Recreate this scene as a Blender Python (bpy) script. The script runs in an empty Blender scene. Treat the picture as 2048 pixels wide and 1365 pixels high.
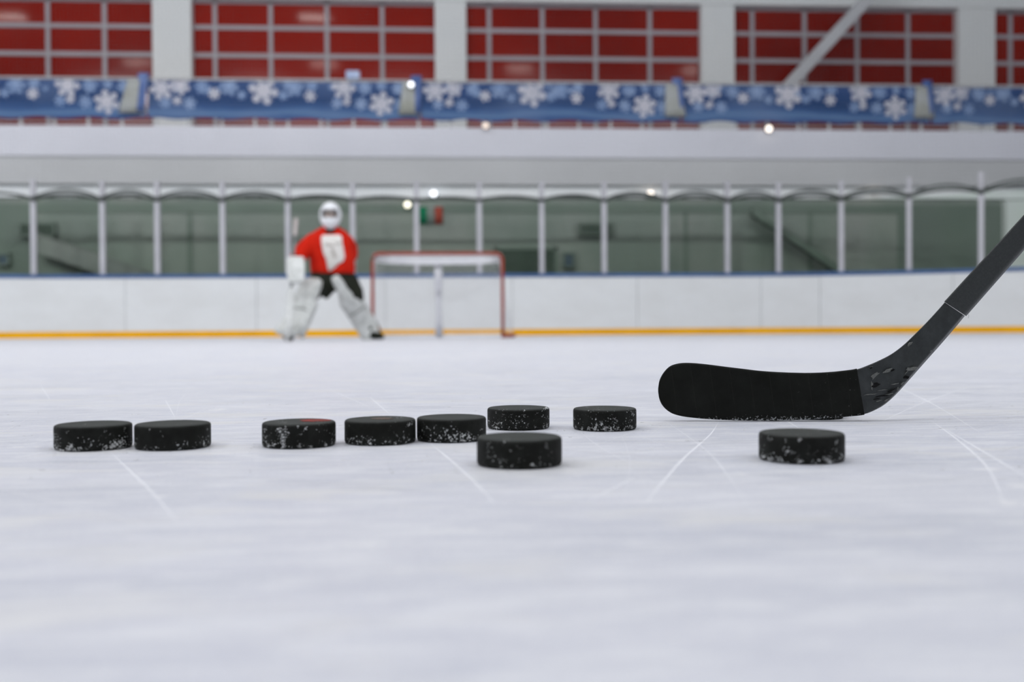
import bpy, bmesh, math, random
from mathutils import Vector, Matrix
random.seed(7)
SC = bpy.context.scene
COL = SC.collection
R = math.radians
PI = math.pi
V = Vector

# ------------------------------------------------------------------ helpers
def link(name, bm, mats, parent=None, smooth=True, sharp=None):
    me = bpy.data.meshes.new(name)
    bmesh.ops.recalc_face_normals(bm, faces=bm.faces[:])
    bm.to_mesh(me); bm.free()
    for m in (mats if isinstance(mats, (list, tuple)) else [mats]):
        me.materials.append(m)
    if smooth:
        for p in me.polygons: p.use_smooth = True
        if sharp: me.set_sharp_from_angle(angle=R(sharp))
    o = bpy.data.objects.new(name, me)
    COL.objects.link(o)
    if parent is not None: o.parent = parent
    return o

def empty(name, loc=(0, 0, 0), rz=0):
    o = bpy.data.objects.new(name, None)
    o.empty_display_size = .1
    COL.objects.link(o); o.location = loc; o.rotation_euler = (0, 0, rz)
    return o

def tag(o, label=None, cat=None, group=None, kind=None):
    if label: o['label'] = label
    if cat: o['category'] = cat
    if group: o['group'] = group
    if kind: o['kind'] = kind
    return o

def B(): return bmesh.new()

def box(bm, x0, x1, y0, y1, z0, z1, mi=0):
    vs = [bm.verts.new((x, y, z)) for z in (z0, z1) for y in (y0, y1) for x in (x0, x1)]
    for f in ((0, 2, 3, 1), (4, 5, 7, 6), (0, 1, 5, 4), (2, 6, 7, 3), (0, 4, 6, 2), (1, 3, 7, 5)):
        bm.faces.new([vs[i] for i in f]).material_index = mi

def rings(bm, rs, cap=True, closed=True, mi=0):
    """skin a list of rings (lists of points, equal length)"""
    vr = [[bm.verts.new(p) for p in r] for r in rs]
    n = len(vr[0])
    for a, b in zip(vr, vr[1:]):
        for i in range(n if closed else n - 1):
            j = (i + 1) % n
            bm.faces.new((a[i], a[j], b[j], b[i])).material_index = mi
    if cap and closed:
        bm.faces.new(vr[0][::-1]).material_index = mi
        bm.faces.new(vr[-1]).material_index = mi
    return vr

def frame_for(t, up=V((0, 0, 1))):
    t = t.normalized()
    if abs(t.dot(up)) > .95: up = V((1, 0, 0)) if abs(t.x) < .9 else V((0, 1, 0))
    u = t.cross(up).normalized()
    return u, u.cross(t).normalized()

def tube(bm, pts, r, n=10, cap=True, mi=0):
    pts = [V(p) for p in pts]
    rs = []
    for i, p in enumerate(pts):
        t = (pts[min(i + 1, len(pts) - 1)] - pts[max(i - 1, 0)])
        u, w = frame_for(t)
        rr = r[i] if isinstance(r, (list, tuple)) else r
        rs.append([p + u * rr * math.cos(2 * PI * k / n) + w * rr * math.sin(2 * PI * k / n) for k in range(n)])
    rings(bm, rs, cap, mi=mi)

def sup(c, u, v, p=2.0, n=28):
    """superellipse ring"""
    c, u, v = V(c), V(u), V(v)
    out = []
    for k in range(n):
        a = 2 * PI * k / n
        ca, sa = math.cos(a), math.sin(a)
        out.append(c + u * math.copysign(abs(ca) ** (2 / p), ca) + v * math.copysign(abs(sa) ** (2 / p), sa))
    return out

def loft(bm, sts, n=28, cap=True, mi=0):
    rings(bm, [sup(*(s if len(s) == 4 else s + (2.2,)), n=n) for s in sts], cap, mi=mi)

def ball(bm, c, rx, ry, rz, seg=16, ring=10, mi=0):
    c = V(c); rs = []
    for i in range(1, ring):
        a = PI * i / ring - PI / 2
        rs.append([c + V((rx * math.cos(a) * math.cos(2 * PI * k / seg), ry * math.cos(a) * math.sin(2 * PI * k / seg), rz * math.sin(a))) for k in range(seg)])
    vr = rings(bm, rs, cap=False, mi=mi)
    b = bm.verts.new(c - V((0, 0, rz))); t = bm.verts.new(c + V((0, 0, rz)))
    for k in range(seg):
        bm.faces.new((b, vr[0][(k + 1) % seg], vr[0][k])).material_index = mi
        bm.faces.new((t, vr[-1][k], vr[-1][(k + 1) % seg])).material_index = mi

def lump(bm, c, r, flat=(1, 1, 1), seed=0, mi=0):
    rnd = random.Random(seed)
    m = bmesh.ops.create_icosphere(bm, subdivisions=1, radius=1.0)
    for v in m['verts']:
        k = r * rnd.uniform(.65, 1.25)
        v.co = V(c) + V((v.co.x * flat[0], v.co.y * flat[1], v.co.z * flat[2])) * k

# ------------------------------------------------------------------ materials
def mat(name, col, rough=.6, spec=.5, metal=0.0, **kw):
    m = bpy.data.materials.new(name); m.use_nodes = True
    b = m.node_tree.nodes['Principled BSDF']
    b.inputs['Base Color'].default_value = (*col, 1)
    b.inputs['Roughness'].default_value = rough
    b.inputs['Specular IOR Level'].default_value = spec
    b.inputs['Metallic'].default_value = metal
    for k, v in kw.items(): b.inputs[k.replace('_', ' ')].default_value = v
    return m

class NT:
    def __init__(s, m):
        s.m = m; s.t = m.node_tree; s.b = s.t.nodes['Principled BSDF']
    def n(s, typ, **kw):
        nd = s.t.nodes.new(typ)
        for k, v in kw.items():
            if k.startswith('i_'):
                key = k[2:]
                key = int(key) if key.isdigit() else key.replace('_', ' ')
                if hasattr(v, 'links') or isinstance(v, bpy.types.NodeSocket): s.t.links.new(v, nd.inputs[key])
                else: nd.inputs[key].default_value = v
            else: setattr(nd, k, v)
        return nd
    def l(s, a, b): s.t.links.new(a, b)
    def coord(s, which='Object', scale=(1, 1, 1), loc=(0, 0, 0), rot=(0, 0, 0)):
        c = s.n('ShaderNodeTexCoord')
        mp = s.n('ShaderNodeMapping'); s.l(c.outputs[which], mp.inputs['Vector'])
        mp.inputs['Scale'].default_value = scale; mp.inputs['Location'].default_value = loc; mp.inputs['Rotation'].default_value = rot
        return mp.outputs[0]
    def geo(s, scale=(1, 1, 1), rot=(0, 0, 0)):
        c = s.n('ShaderNodeNewGeometry')
        mp = s.n('ShaderNodeMapping'); s.l(c.outputs['Position'], mp.inputs['Vector'])
        mp.inputs['Scale'].default_value = scale; mp.inputs['Rotation'].default_value = rot
        return mp.outputs[0]
    def noise(s, vec, scale, detail=3, rough=.5, dist=0):
        nd = s.n('ShaderNodeTexNoise'); s.l(vec, nd.inputs['Vector'])
        nd.inputs['Scale'].default_value = scale; nd.inputs['Detail'].default_value = detail
        nd.inputs['Roughness'].default_value = rough; nd.inputs['Distortion'].default_value = dist
        return nd.outputs[0]
    def ramp(s, f, stops, interp='LINEAR'):
        nd = s.n('ShaderNodeValToRGB'); s.l(f, nd.inputs[0])
        cr = nd.color_ramp; cr.interpolation = interp
        while len(cr.elements) > len(stops): cr.elements.remove(cr.elements[-1])
        while len(cr.elements) < len(stops): cr.elements.new(0.5)
        for e, (p, c) in zip(cr.elements, stops):
            e.position = p; e.color = (c, c, c, 1) if isinstance(c, (int, float)) else (*c, 1)
        return nd.outputs[0]
    def mix(s, f, a, b, blend='MIX'):
        nd = s.n('ShaderNodeMix', data_type='RGBA', blend_type=blend)
        for i, x in ((0, f), (6, a), (7, b)):
            if isinstance(x, bpy.types.NodeSocket): s.l(x, nd.inputs[i])
            else: nd.inputs[i].default_value = x if i == 0 else (*x, 1)
        return nd.outputs[2]
    def math(s, op, a, b=0.0, c=0.0):
        nd = s.n('ShaderNodeMath', operation=op)
        for i, x in enumerate((a, b, c)):
            if isinstance(x, bpy.types.NodeSocket): s.l(x, nd.inputs[i])
            else: nd.inputs[i].default_value = x
        return nd.outputs[0]
    def mrange(s, v, a, b, c=0.0, d=1.0):
        nd = s.n('ShaderNodeMapRange'); s.l(v, nd.inputs[0])
        for i, x in enumerate((a, b, c, d)): nd.inputs[i + 1].default_value = x
        return nd.outputs[0]
    def bump(s, h, strength=.3, dist=.001):
        nd = s.n('ShaderNodeBump'); s.l(h, nd.inputs['Height'])
        nd.inputs['Strength'].default_value = strength; nd.inputs['Distance'].default_value = dist
        s.l(nd.outputs[0], s.b.inputs['Normal'])
    def base(s, c): s.l(c, s.b.inputs['Base Color'])

def varied(name, c0, c1, scale=3.0, rough=.6, spec=.4, detail=4, lo=.35, hi=.65, **kw):
    m = mat(name, c0, rough, spec, **kw); t = NT(m)
    f = t.ramp(t.noise(t.geo(), scale, detail), [(lo, 0.0), (hi, 1.0)])
    t.base(t.mix(f, c0, c1))
    return m

# ice
m_ice = mat('ice', (.8, .81, .86), .36, .30)
t = NT(m_ice)
p = t.geo()
big = t.noise(p, 1.6, 4, .55)
streak = t.noise(t.geo((.55, 3.2, 1), (0, 0, R(6))), 3.0, 5, .62, .3)
streak2 = t.noise(t.geo((5.0, 22.0, 1), (0, 0, R(-9))), 3.0, 4, .6, .4)
fine = t.noise(p, 240, 3, .7)
c = t.mix(t.ramp(big, [(.35, 0.0), (.68, 1.0)]), (.69, .70, .77), (.75, .755, .80))
c = t.mix(t.math('MULTIPLY', t.ramp(streak, [(.40, 1.0), (.54, 0.0)]), .34), c, (.57, .595, .675))
c = t.mix(t.math('MULTIPLY', t.ramp(streak2, [(.46, 0.0), (.62, 1.0)]), .8), c, (.84, .845, .88))
c = t.mix(t.math('MULTIPLY', t.ramp(fine, [(.52, 0.0), (.70, 1.0)]), .6), c, (.90, .90, .92))
# warm snow smears
sm = t.noise(t.geo((1.0, 2.2, 1)), 4.2, 5, .6, .5)
c = t.mix(t.math('MULTIPLY', t.ramp(sm, [(.54, 0.0), (.64, 1.0)]), .6), c, (.83, .82, .805))
# patches of scraped snow
gpos = t.geo(); grain = t.noise(t.geo(), 95, 5, .7); patch = None
for (x, y), sx, sy in (((.452, .815), .030, .022), ((.43, .73), .028, .024), ((.1017, .8156), .014, .013), ((-.2132, .7408), .012, .014), ((.2382, .8082), .014, .013), ((-.36, 1.55), .03, .07), ((-.45, 1.075), .045, .016),
                       ((-.39, 1.025), .03, .012), ((-.31, 1.012), .03, .010), ((-.165, 1.015), .025, .008), ((.0, .60), .05, .02), ((-.05, .565), .05, .02), ((.38, .66), .03, .03), ((-.20, .98), .04, .012)):
    mp = t.n('ShaderNodeMapping', i_0=gpos); mp.inputs['Location'].default_value = (-x / sx, -y / sy, 0); mp.inputs['Scale'].default_value = (1 / sx, 1 / sy, 0)
    ln = t.n('ShaderNodeVectorMath', operation='LENGTH', i_0=mp.outputs[0]).outputs['Value']
    one = t.mrange(ln, .1, 1.0, 1.0, 0.0)
    patch = one if patch is None else t.math('MAXIMUM', patch, one)
pm = t.ramp(t.math('ADD', grain, t.math('MULTIPLY', t.math('SUBTRACT', patch, 1.0), .40)), [(.34, 0.0), (.50, 1.0)])
c = t.mix(t.math('MULTIPLY', pm, .85), c, (.90, .90, .915))
t.base(c)
t.l(t.mrange(streak, .3, .7, .34, .46), t.b.inputs['Roughness'])
t.bump(t.math('ADD', t.math('MULTIPLY', fine, .5), streak2), .25, .0006)
m_scratch = varied('scratch_snow', (.86, .87, .91), (.93, .93, .95), 400, .8, .2)
m_snow = mat('snow', (.93, .93, .94), .85, .2)
def sss(m, sc):
    b = m.node_tree.nodes['Principled BSDF']; b.inputs['Subsurface Weight'].default_value = 1.0; b.inputs['Subsurface Radius'].default_value = (1, 1, 1); b.inputs['Subsurface Scale'].default_value = sc
sss(m_snow, .004)

# building
m_white = varied('white_paint', (.66, .67, .70), (.70, .71, .74), .6, .55, .3)
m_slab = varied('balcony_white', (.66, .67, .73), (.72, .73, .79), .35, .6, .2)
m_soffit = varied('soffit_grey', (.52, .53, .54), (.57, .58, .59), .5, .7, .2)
m_column = varied('column_paint', (.78, .81, .81), (.82, .84, .83), .5, .6, .2)
m_ceil = mat('ceiling_paint', (.72, .73, .75), .8, .2)
m_side = mat('side_wall_paint', (.60, .61, .63), .8, .2)
m_lower = varied('lower_wall', (.215, .248, .226), (.285, .30, .283), .55, .6, .3, lo=.38, hi=.62)
m_lowdark = varied('lower_wall_dark', (.155, .19, .167), (.18, .215, .19), .8, .6, .3)
m_walk = mat('rubber_floor', (.10, .10, .10), .8, .2)
m_board = mat('board_white', (.70, .72, .735), .35, .4)
t = NT(m_board)
g = t.noise(t.geo((1, 1, 2.0)), 1.1, 6, .65)
g2 = t.noise(t.geo((3, 1, .7)), 5, 5, .7)
c = t.mix(t.ramp(g, [(.40, 0.0), (.66, 1.0)]), (.745, .765, .775), (.70, .715, .72))
c = t.mix(t.math('MULTIPLY', t.ramp(g2, [(.62, 0.0), (.75, 1.0)]), .2), c, (.45, .46, .46))
t.base(c)
m_cap = varied('cap_blue', (.045, .10, .24), (.06, .13, .29), 2, .4, .4)
m_kick = varied('kick_yellow', (.88, .44, .0), (.80, .39, .0), 2, .6, .08)
m_post = varied('post_aluminium', (.46, .46, .50), (.52, .52, .56), 3, .45, .5)
m_glass = bpy.data.materials.new('rink_glass'); m_glass.use_nodes = True
nt = m_glass.node_tree; nt.nodes.clear()
o_ = nt.nodes.new('ShaderNodeOutputMaterial'); tr = nt.nodes.new('ShaderNodeBsdfTransparent'); gl = nt.nodes.new('ShaderNodeBsdfGlossy')
mx = nt.nodes.new('ShaderNodeMixShader'); lw = nt.nodes.new('ShaderNodeFresnel'); lw.inputs[0].default_value = 1.35
ns = nt.nodes.new('ShaderNodeTexNoise'); ns.inputs['Scale'].default_value = .7
rp = nt.nodes.new('ShaderNodeMapRange'); rp.inputs[3].default_value = .90; rp.inputs[4].default_value = .98
cb = nt.nodes.new('ShaderNodeCombineColor')
nt.links.new(ns.outputs[0], rp.inputs[0])
for i in (0, 2): nt.links.new(rp.outputs[0], cb.inputs[i])
cb.inputs[1].default_value = .975
gl.inputs['Roughness'].default_value = .03
nt.links.new(cb.outputs[0], tr.inputs[0])
nt.links.new(lw.outputs[0], mx.inputs[0]); nt.links.new(tr.outputs[0], mx.inputs[1]); nt.links.new(gl.outputs[0], mx.inputs[2]); nt.links.new(mx.outputs[0], o_.inputs[0])
m_netcord = varied('net_cord', (.13, .13, .13), (.17, .17, .17), 4, .8, .1)
m_rope = varied('rope_dark', (.055, .065, .06), (.085, .095, .09), 6, .9, .1)
m_hem = mat('hem_mesh', (.36, .38, .38), .9, .1)
m_red = varied('red_panel', (.285, .0075, .0002), (.17, .0035, .0002), .13, .09, .11, lo=.42, hi=.60)
m_mull = varied('mullion_white', (.36, .345, .37), (.40, .38, .41), 1, .5, .4)
m_fascia = varied('fascia_white', (.84, .87, .89), (.90, .92, .93), .6, .5, .3)
m_brace = varied('brace_paint', (.50, .51, .53), (.56, .57, .59), 1, .5, .4)
m_rail = varied('rail_paint', (.46, .47, .48), (.52, .52, .53), 1, .4, .5)
m_banner = mat('banner_cloth', (.03, .09, .25), .6, .2)
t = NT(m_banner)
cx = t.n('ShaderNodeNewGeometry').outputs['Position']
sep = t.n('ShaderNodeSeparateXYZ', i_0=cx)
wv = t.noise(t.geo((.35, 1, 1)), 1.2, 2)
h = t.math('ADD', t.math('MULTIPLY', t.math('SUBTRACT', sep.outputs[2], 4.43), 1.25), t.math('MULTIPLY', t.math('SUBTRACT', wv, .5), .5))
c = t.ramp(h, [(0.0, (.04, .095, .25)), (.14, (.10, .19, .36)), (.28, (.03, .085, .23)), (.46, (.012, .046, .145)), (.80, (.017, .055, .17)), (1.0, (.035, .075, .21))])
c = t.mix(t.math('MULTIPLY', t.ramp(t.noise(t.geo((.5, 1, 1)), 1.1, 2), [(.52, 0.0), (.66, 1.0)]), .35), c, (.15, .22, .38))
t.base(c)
m_flake_w = varied('flake_white', (.46, .47, .54), (.54, .54, .60), 3, .6, .2)
m_flake_b = varied('flake_blue', (.18, .27, .46), (.25, .34, .52), 3, .6, .2)
m_fold = varied('banner_back', (.33, .34, .30), (.40, .42, .42), 3, .7, .2)
m_fold_b = varied('banner_fold_blue', (.05, .10, .28), (.17, .24, .46), 3, .7, .2)
m_fitting = mat('fitting_grey', (.5, .5, .5), .5, .4)
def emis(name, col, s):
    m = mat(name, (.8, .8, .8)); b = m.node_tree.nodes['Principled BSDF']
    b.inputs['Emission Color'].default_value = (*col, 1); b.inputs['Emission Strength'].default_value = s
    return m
m_glint_w = emis('glint_warm', (1, .88, .74), 13)
m_glint_c = emis('glint_cool', (.9, .94, 1), 13)
m_glint_d = emis('glint_dim', (1, .72, .5), 4)
m_green = mat('flag_green', (.0, .16, .075), .7, .2); m_flagw = mat('flag_white', (.22, .24, .23), .7, .2); m_flagr = mat('flag_red', (.34, .055, .035), .7, .2)
m_sign = varied('sign_dark', (.035, .058, .042), (.05, .07, .055), 4, .5, .4)
m_poster = varied('poster_blue', (.06, .09, .13), (.08, .11, .14), 6, .6, .3)
m_slope = varied('slope_grey', (.22, .23, .225), (.26, .265, .26), 1, .6, .3)
m_boxblue = varied('box_blue', (.36, .46, .68), (.55, .63, .82), 8, .6, .3)

# puck, stick
m_puck = mat('puck_rubber', (.012, .013, .011), .68, .22)
t = NT(m_puck)
oc = t.coord('Object'); inf = t.n('ShaderNodeObjectInfo')
off = t.n('ShaderNodeVectorMath', operation='ADD'); t.l(oc, off.inputs[0])
cmb = t.n('ShaderNodeCombineXYZ')
for i in range(3): t.l(t.math('MULTIPLY', inf.outputs['Random'], 40.0 + 13 * i), cmb.inputs[i])
t.l(cmb.outputs[0], off.inputs[1])
sn = t.noise(off.outputs[0], 430, 5, .62)
cl = t.noise(off.outputs[0], 48, 3, .6)
szp = t.n('ShaderNodeSeparateXYZ', i_0=oc)
low = t.mrange(szp.outputs[2], .0, .022, .075, -.03)
amt = t.n('ShaderNodeSeparateColor', i_0=inf.outputs['Color'])
th = t.math('ADD', t.math('ADD', sn, t.math('MULTIPLY', t.math('SUBTRACT', cl, .5), .55)), t.math('ADD', low, t.math('MULTIPLY', t.math('SUBTRACT', amt.outputs[0], .5), .22)))
snow = t.ramp(th, [(.655, 0.0), (.70, 1.0)])
dust = t.math('MULTIPLY', t.ramp(t.noise(off.outputs[0], 90, 4, .6), [(.42, 0.0), (.78, 1.0)]), .13)
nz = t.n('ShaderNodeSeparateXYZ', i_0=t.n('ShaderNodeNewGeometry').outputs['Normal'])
top = t.mrange(nz.outputs[2], .5, .95)  # tops painted lighter, standing for overhead light and grazing sheen
dust_sheen = t.math('ADD', dust, t.math('MULTIPLY', top, .48))
c = t.mix(dust_sheen, (.0042, .0045, .0028), (.075, .082, .075))
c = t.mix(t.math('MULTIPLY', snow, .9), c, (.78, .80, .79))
t.base(c)
t.bump(t.math('ADD', t.math('MULTIPLY', snow, .8), t.noise(oc, 900, 2)), .35, .0006)
m_puckred = varied('puck_red_print', (.30, .022, .014), (.12, .03, .02), 120, .6, .3)
m_puckbrown = varied('puck_tan_print', (.14, .085, .06), (.06, .06, .05), 150, .6, .3)
m_crust = mat('snow_crust', (.90, .92, .92), .9, .15)
sss(m_crust, .0015)

m_comp = mat('stick_composite', (.018, .02, .02), .5, .4)
t = NT(m_comp)
a = t.noise(t.geo(), 60, 5, .65)
b_ = t.noise(t.geo((1, 1, 1)), 420, 4, .7)
c = t.mix(t.ramp(a, [(.35, 0.0), (.7, 1.0)]), (.022, .026, .026), (.044, .049, .050))
c = t.mix(t.math('MULTIPLY', t.ramp(b_, [(.6, 0.0), (.72, 1.0)]), .25), c, (.08, .085, .085))
t.base(c); t.bump(b_, .15, .0004)
m_shaft = mat('shaft_composite', (.028, .031, .032), .58, .4)
t = NT(m_shaft)
t.base(t.mix(t.ramp(t.noise(t.geo(), 300, 3, .7), [(.4, 0.0), (.7, 1.0)]), (.030, .034, .034), (.042, .046, .046)))
m_tape = mat('cloth_tape', (.006, .0065, .005), .85, .22)
t = NT(m_tape)
gp = t.geo()
spz = t.n('ShaderNodeSeparateXYZ', i_0=gp)
diag = t.math('ADD', t.math('MULTIPLY', spz.outputs[0], 1.0), t.math('MULTIPLY', spz.outputs[2], .13))
fr = t.math('FRACT', t.math('MULTIPLY', diag, 41.0))
ridge = t.ramp(fr, [(0.0, 1.0), (.035, 0.0), (.97, 0.0), (1.0, 1.0)])
weave = t.noise(t.geo((1, 1, 1)), 1500, 2, .6)
c = t.mix(t.ramp(t.noise(gp, 30, 4, .6), [(.35, 0.0), (.7, 1.0)]), (.0055, .006, .0045), (.010, .011, .009))
c = t.mix(t.math('MULTIPLY', ridge, .35), c, (.022, .022, .019))
lowb = t.mrange(spz.outputs[2], .0015, .0105, .21, -.05)
thb = t.math('ADD', t.noise(gp, 380, 5, .65), lowb)
thb = t.math('ADD', thb, t.mrange(spz.outputs[0], .30, .46, -.07, .03))
t.base(t.mix(t.math('MULTIPLY', t.ramp(thb, [(.66, 0.0), (.72, 1.0)]), .75), c, (.62, .64, .64)))
t.bump(t.math('ADD', weave, t.math('MULTIPLY', ridge, 1.5)), .4, .0004)
m_chip = varied('chip_grey', (.10, .105, .10), (.20, .205, .19), 900, .7, .3)
m_chipd = mat('chip_dark', (.003, .003, .003), .7, .2)

# goalie and goal
m_skin = varied('skin', (.66, .38, .25), (.60, .33, .21), 20, .55, .3)
m_jersey = mat('jersey_red', (.56, .016, .006), .85, .1)
t = NT(m_jersey)
t.base(t.mix(t.ramp(t.noise(t.geo(), 9, 3), [(.4, 0.0), (.7, 1.0)]), (.60, .020, .007), (.50, .012, .005)))
m_emb = varied('emblem_white', (.66, .64, .60), (.74, .72, .69), 8, .8, .1)
m_embg = varied('emblem_grey', (.40, .37, .34), (.46, .43, .40), 8, .8, .1)
m_black = varied('goalie_pants', (.010, .012, .007), (.016, .018, .011), 8, .8, .2)
m_pad = mat('leg_pad_white', (.60, .62, .60), .55, .3)
t = NT(m_pad)
t.base(t.mix(t.ramp(t.noise(t.geo(), 11, 5, .65), [(.42, 0.0), (.66, 1.0)]), (.64, .655, .64), (.44, .455, .44)))
m_padedge = varied('pad_trim_grey', (.22, .23, .22), (.30, .31, .30), 8, .6, .3)
m_mask = varied('mask_white', (.72, .73, .76), (.78, .79, .82), 8, .3, .5)
m_cage = mat('cage_steel', (.5, .5, .5), .4, .5, .7)
m_strap = mat('strap_brown', (.20, .10, .05), .6, .3)
m_steel = mat('skate_steel', (.6, .62, .64), .3, .5, .9)
m_eye = mat('eye_white', (.75, .75, .75), .3, .5); m_brow = mat('brow_hair', (.05, .03, .02), .7, .2)
m_gred = varied('goal_red', (.30, .034, .012), (.25, .028, .010), 6, .4, .4)
m_gwhite = varied('goal_white', (.70, .71, .75), (.76, .77, .80), 6, .7, .3)
m_gnet = varied('goal_net_cord', (.66, .67, .70), (.72, .73, .75), 6, .8, .2)
m_stickw = varied('goalie_stick_white', (.62, .63, .62), (.50, .51, .50), 12, .5, .3)
m_butt = varied('goalie_stick_tape', (.40, .35, .34), (.48, .44, .43), 20, .8, .2)
m_stickd = varied('goalie_stick_grey', (.14, .15, .15), (.18, .19, .19), 12, .5, .3)

# ------------------------------------------------------------------ setting
XL, XR, Y0, RC = -7.0, 5.3, 19.3, 8.5
def path(s, d=0.0):
    """point on the boards line, d metres outward"""
    qa = RC * PI / 2
    if s > XR + qa: return V((XR + RC + d, Y0 - RC - (s - XR - qa), 0))
    if s < XL - qa: return V((XL - RC - d, Y0 - RC - (XL - qa - s), 0))
    if s > XR: a = (s - XR) / RC; cx = XR
    elif s < XL: a = (s - XL) / RC; cx = XL
    else: return V((s, Y0 + d, 0))
    return V((cx + (RC + d) * math.sin(a), Y0 - RC + (RC + d) * math.cos(a), 0))
def x_to_s(x):
    if x > XR: return XR + RC * math.asin((x - XR) / RC)
    if x < XL: return XL + RC * math.asin((x - XL) / RC)
    return x
def sweep(bm, s0, s1, d0, d1, z0, z1, step=.3, mi=0):
    n = max(1, int(math.ceil((s1 - s0) / step)))
    rs = []
    for i in range(n + 1):
        s = s0 + (s1 - s0) * i / n
        a, b = path(s, d0), path(s, d1)
        rs.append([a + V((0, 0, z0)), b + V((0, 0, z0)), b + V((0, 0, z1)), a + V((0, 0, z1))])
    rings(bm, rs, True, mi=mi)

# ice floor with its skate marks
bm = B()
vs = [bm.verts.new(q) for q in ((-24, -24, 0), (24, -24, 0), (24, 19.34, 0), (-24, 19.34, 0))]
bm.faces.new(vs)
lay = [0.00004]
def ribbon(pts, w):
    lay[0] += 4e-7
    pts = [V((x, y, lay[0])) for x, y in pts]
    # smooth subdivide
    q = []
    for i in range(len(pts) - 1):
        a = pts[max(i - 1, 0)]; b = pts[i]; c_ = pts[i + 1]; d = pts[min(i + 2, len(pts) - 1)]
        for k in range(5):
            u = k / 5
            q.append(.5 * ((2 * b) + (c_ - a) * u + (2 * a - 5 * b + 4 * c_ - d) * u * u + (3 * b - a - 3 * c_ + d) * u ** 3))
    q.append(pts[-1])
    l, r_ = [], []
    for i, p_ in enumerate(q):
        tt = (q[min(i + 1, len(q) - 1)] - q[max(i - 1, 0)]).normalized()
        nn = V((-tt.y, tt.x, 0)) * w * (.15 + .85 * math.sin(PI * (i + .15) / (len(q) - .7))) * random.uniform(.7, 1.2) * .5
        l.append(bm.verts.new(p_ + nn)); r_.append(bm.verts.new(p_ - nn))
    for i in range(len(q) - 1):
        bm.faces.new((l[i], l[i + 1], r_[i + 1], r_[i])).material_index = 1
marks = [[(-0.341, 1.015), (-0.276, 0.872), (-0.223, 0.755), (-0.171, 0.632)], [(-0.024, 1.058), (-0.003, 0.926), (0.017, 0.787), (0.029, 0.685)],
 [(0.34, 1.258), (0.291, 1.112), (0.217, 0.921), (0.16, 0.76), (0.131, 0.675)], [(0.441, 1.318), (0.402, 1.099)], [(0.574, 1.123), (0.51, 0.927), (0.461, 0.778)],
 [(0.619, 1.259), (0.538, 1.032), (0.458, 0.828), (0.382, 0.671)], [(-0.486, 1.1), (-0.457, 1.106), (-0.44, 1.248)], [(-0.507, 1.791), (-0.39, 1.424)],
 [(-0.945, 2.343), (-0.717, 1.821)], [(0.383, 0.941), (0.473, 0.972), (0.607, 1.025)], [(0.467, 1.242), (0.622, 1.351), (0.971, 1.638)], [(-0.249, 2.042), (-0.129, 1.569)],
 [(-0.303, 1.437), (-0.257, 1.501), (-0.161, 1.574)], [(0.39, 1.287), (0.407, 1.216), (0.451, 1.198)], [(-0.149, 1.803), (-0.089, 1.427)], [(0.148, 0.801), (0.096, 0.698)],
 [(-0.252, 1.009), (-0.162, 0.943), (-0.093, 0.901)], [(-0.423, 0.977), (-0.41, 1.026)], [(0.395, 1.79), (0.604, 1.992), (0.872, 2.138)], [(0.979, 2.228), (0.781, 1.605), (0.601, 1.103)],
 [(1.082, 2.004), (0.755, 1.552), (0.542, 1.233)], [(-0.554, 1.406), (-0.523, 1.623), (-0.461, 1.849)]]
for mk in marks: ribbon(mk, .0022)
for i in range(420):
    y = random.uniform(.75, 3.2) if i < 330 else random.uniform(3, 9)
    x = random.uniform(-.55, .62) * y + .06 * y
    a = random.gauss(.35, .5) if random.random() < .7 else random.uniform(0, PI)
    L = random.uniform(.06, .35) * (1 if y < 3.2 else 4)
    k = random.uniform(-.25, .25) * L
    dx, dy = math.cos(a) * L, math.sin(a) * L
    ribbon([(x - dx, y - dy), (x - dy * k, y + dx * k), (x + dx, y + dy)], random.uniform(.0003, .0011) * (1 if y < 3.2 else 3))
floor = link('floor', bm, [m_ice, m_scratch], smooth=False); tag(floor, 'scratched pale white ice sheet', kind='structure')

bm = B(); box(bm, -24, 24, 19.50, 20.9, -.05, 0)
tag(link('floor_walkway', bm, m_walk, smooth=False), 'dark walkway floor behind the rink boards', kind='structure')
# back wall (above the balcony) and lower wall
bm = B(); box(bm, -24, 24, 24.5, 24.7, 4.0, 11.2)
tag(link('wall_back', bm, m_white, smooth=False), kind='structure')
FY = 20.80; FK = FY / 24.45          # lower front under the balcony
def fx(x): return x * FK
def fz(z): return .121 + (z - .121) * FK
bm = B(); box(bm, -24, 24, FY, FY + .2, 0, 2.86)
for x0, x1, zz0, zz1, mi in ((-24, 24, 2.98, 3.18, 1), (-6.36, -6.24, .1, 3.0, 1), (8.9, 9.0, 0.1, 3.0, 1), (5.75, 5.85, .1, 3.0, 1), (-15, -10.0, 0.1, 2.98, 1), (11.2, 13.9, .1, 2.98, 1)):
    box(bm, fx(x0), fx(x1), FY - .02, FY + .01, fz(zz0), fz(zz1), mi)
tag(link('wall_back_lower', bm, [m_lower, m_lowdark], smooth=False), kind='structure')
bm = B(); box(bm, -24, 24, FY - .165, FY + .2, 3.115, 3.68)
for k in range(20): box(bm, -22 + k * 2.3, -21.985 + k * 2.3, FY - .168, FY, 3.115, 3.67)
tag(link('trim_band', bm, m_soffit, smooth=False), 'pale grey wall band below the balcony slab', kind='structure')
bm = B(); box(bm, -24, 24, FY - .05, FY + .2, 2.86, 3.115)
tag(link('trim_fascia', bm, m_fascia, smooth=False), 'white strip above the dark glazing behind the boards', kind='structure')
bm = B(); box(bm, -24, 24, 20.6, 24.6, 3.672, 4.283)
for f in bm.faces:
    if f.normal.z < -.5 or f.calc_center_median().z < 3.673: f.material_index = 1
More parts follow.
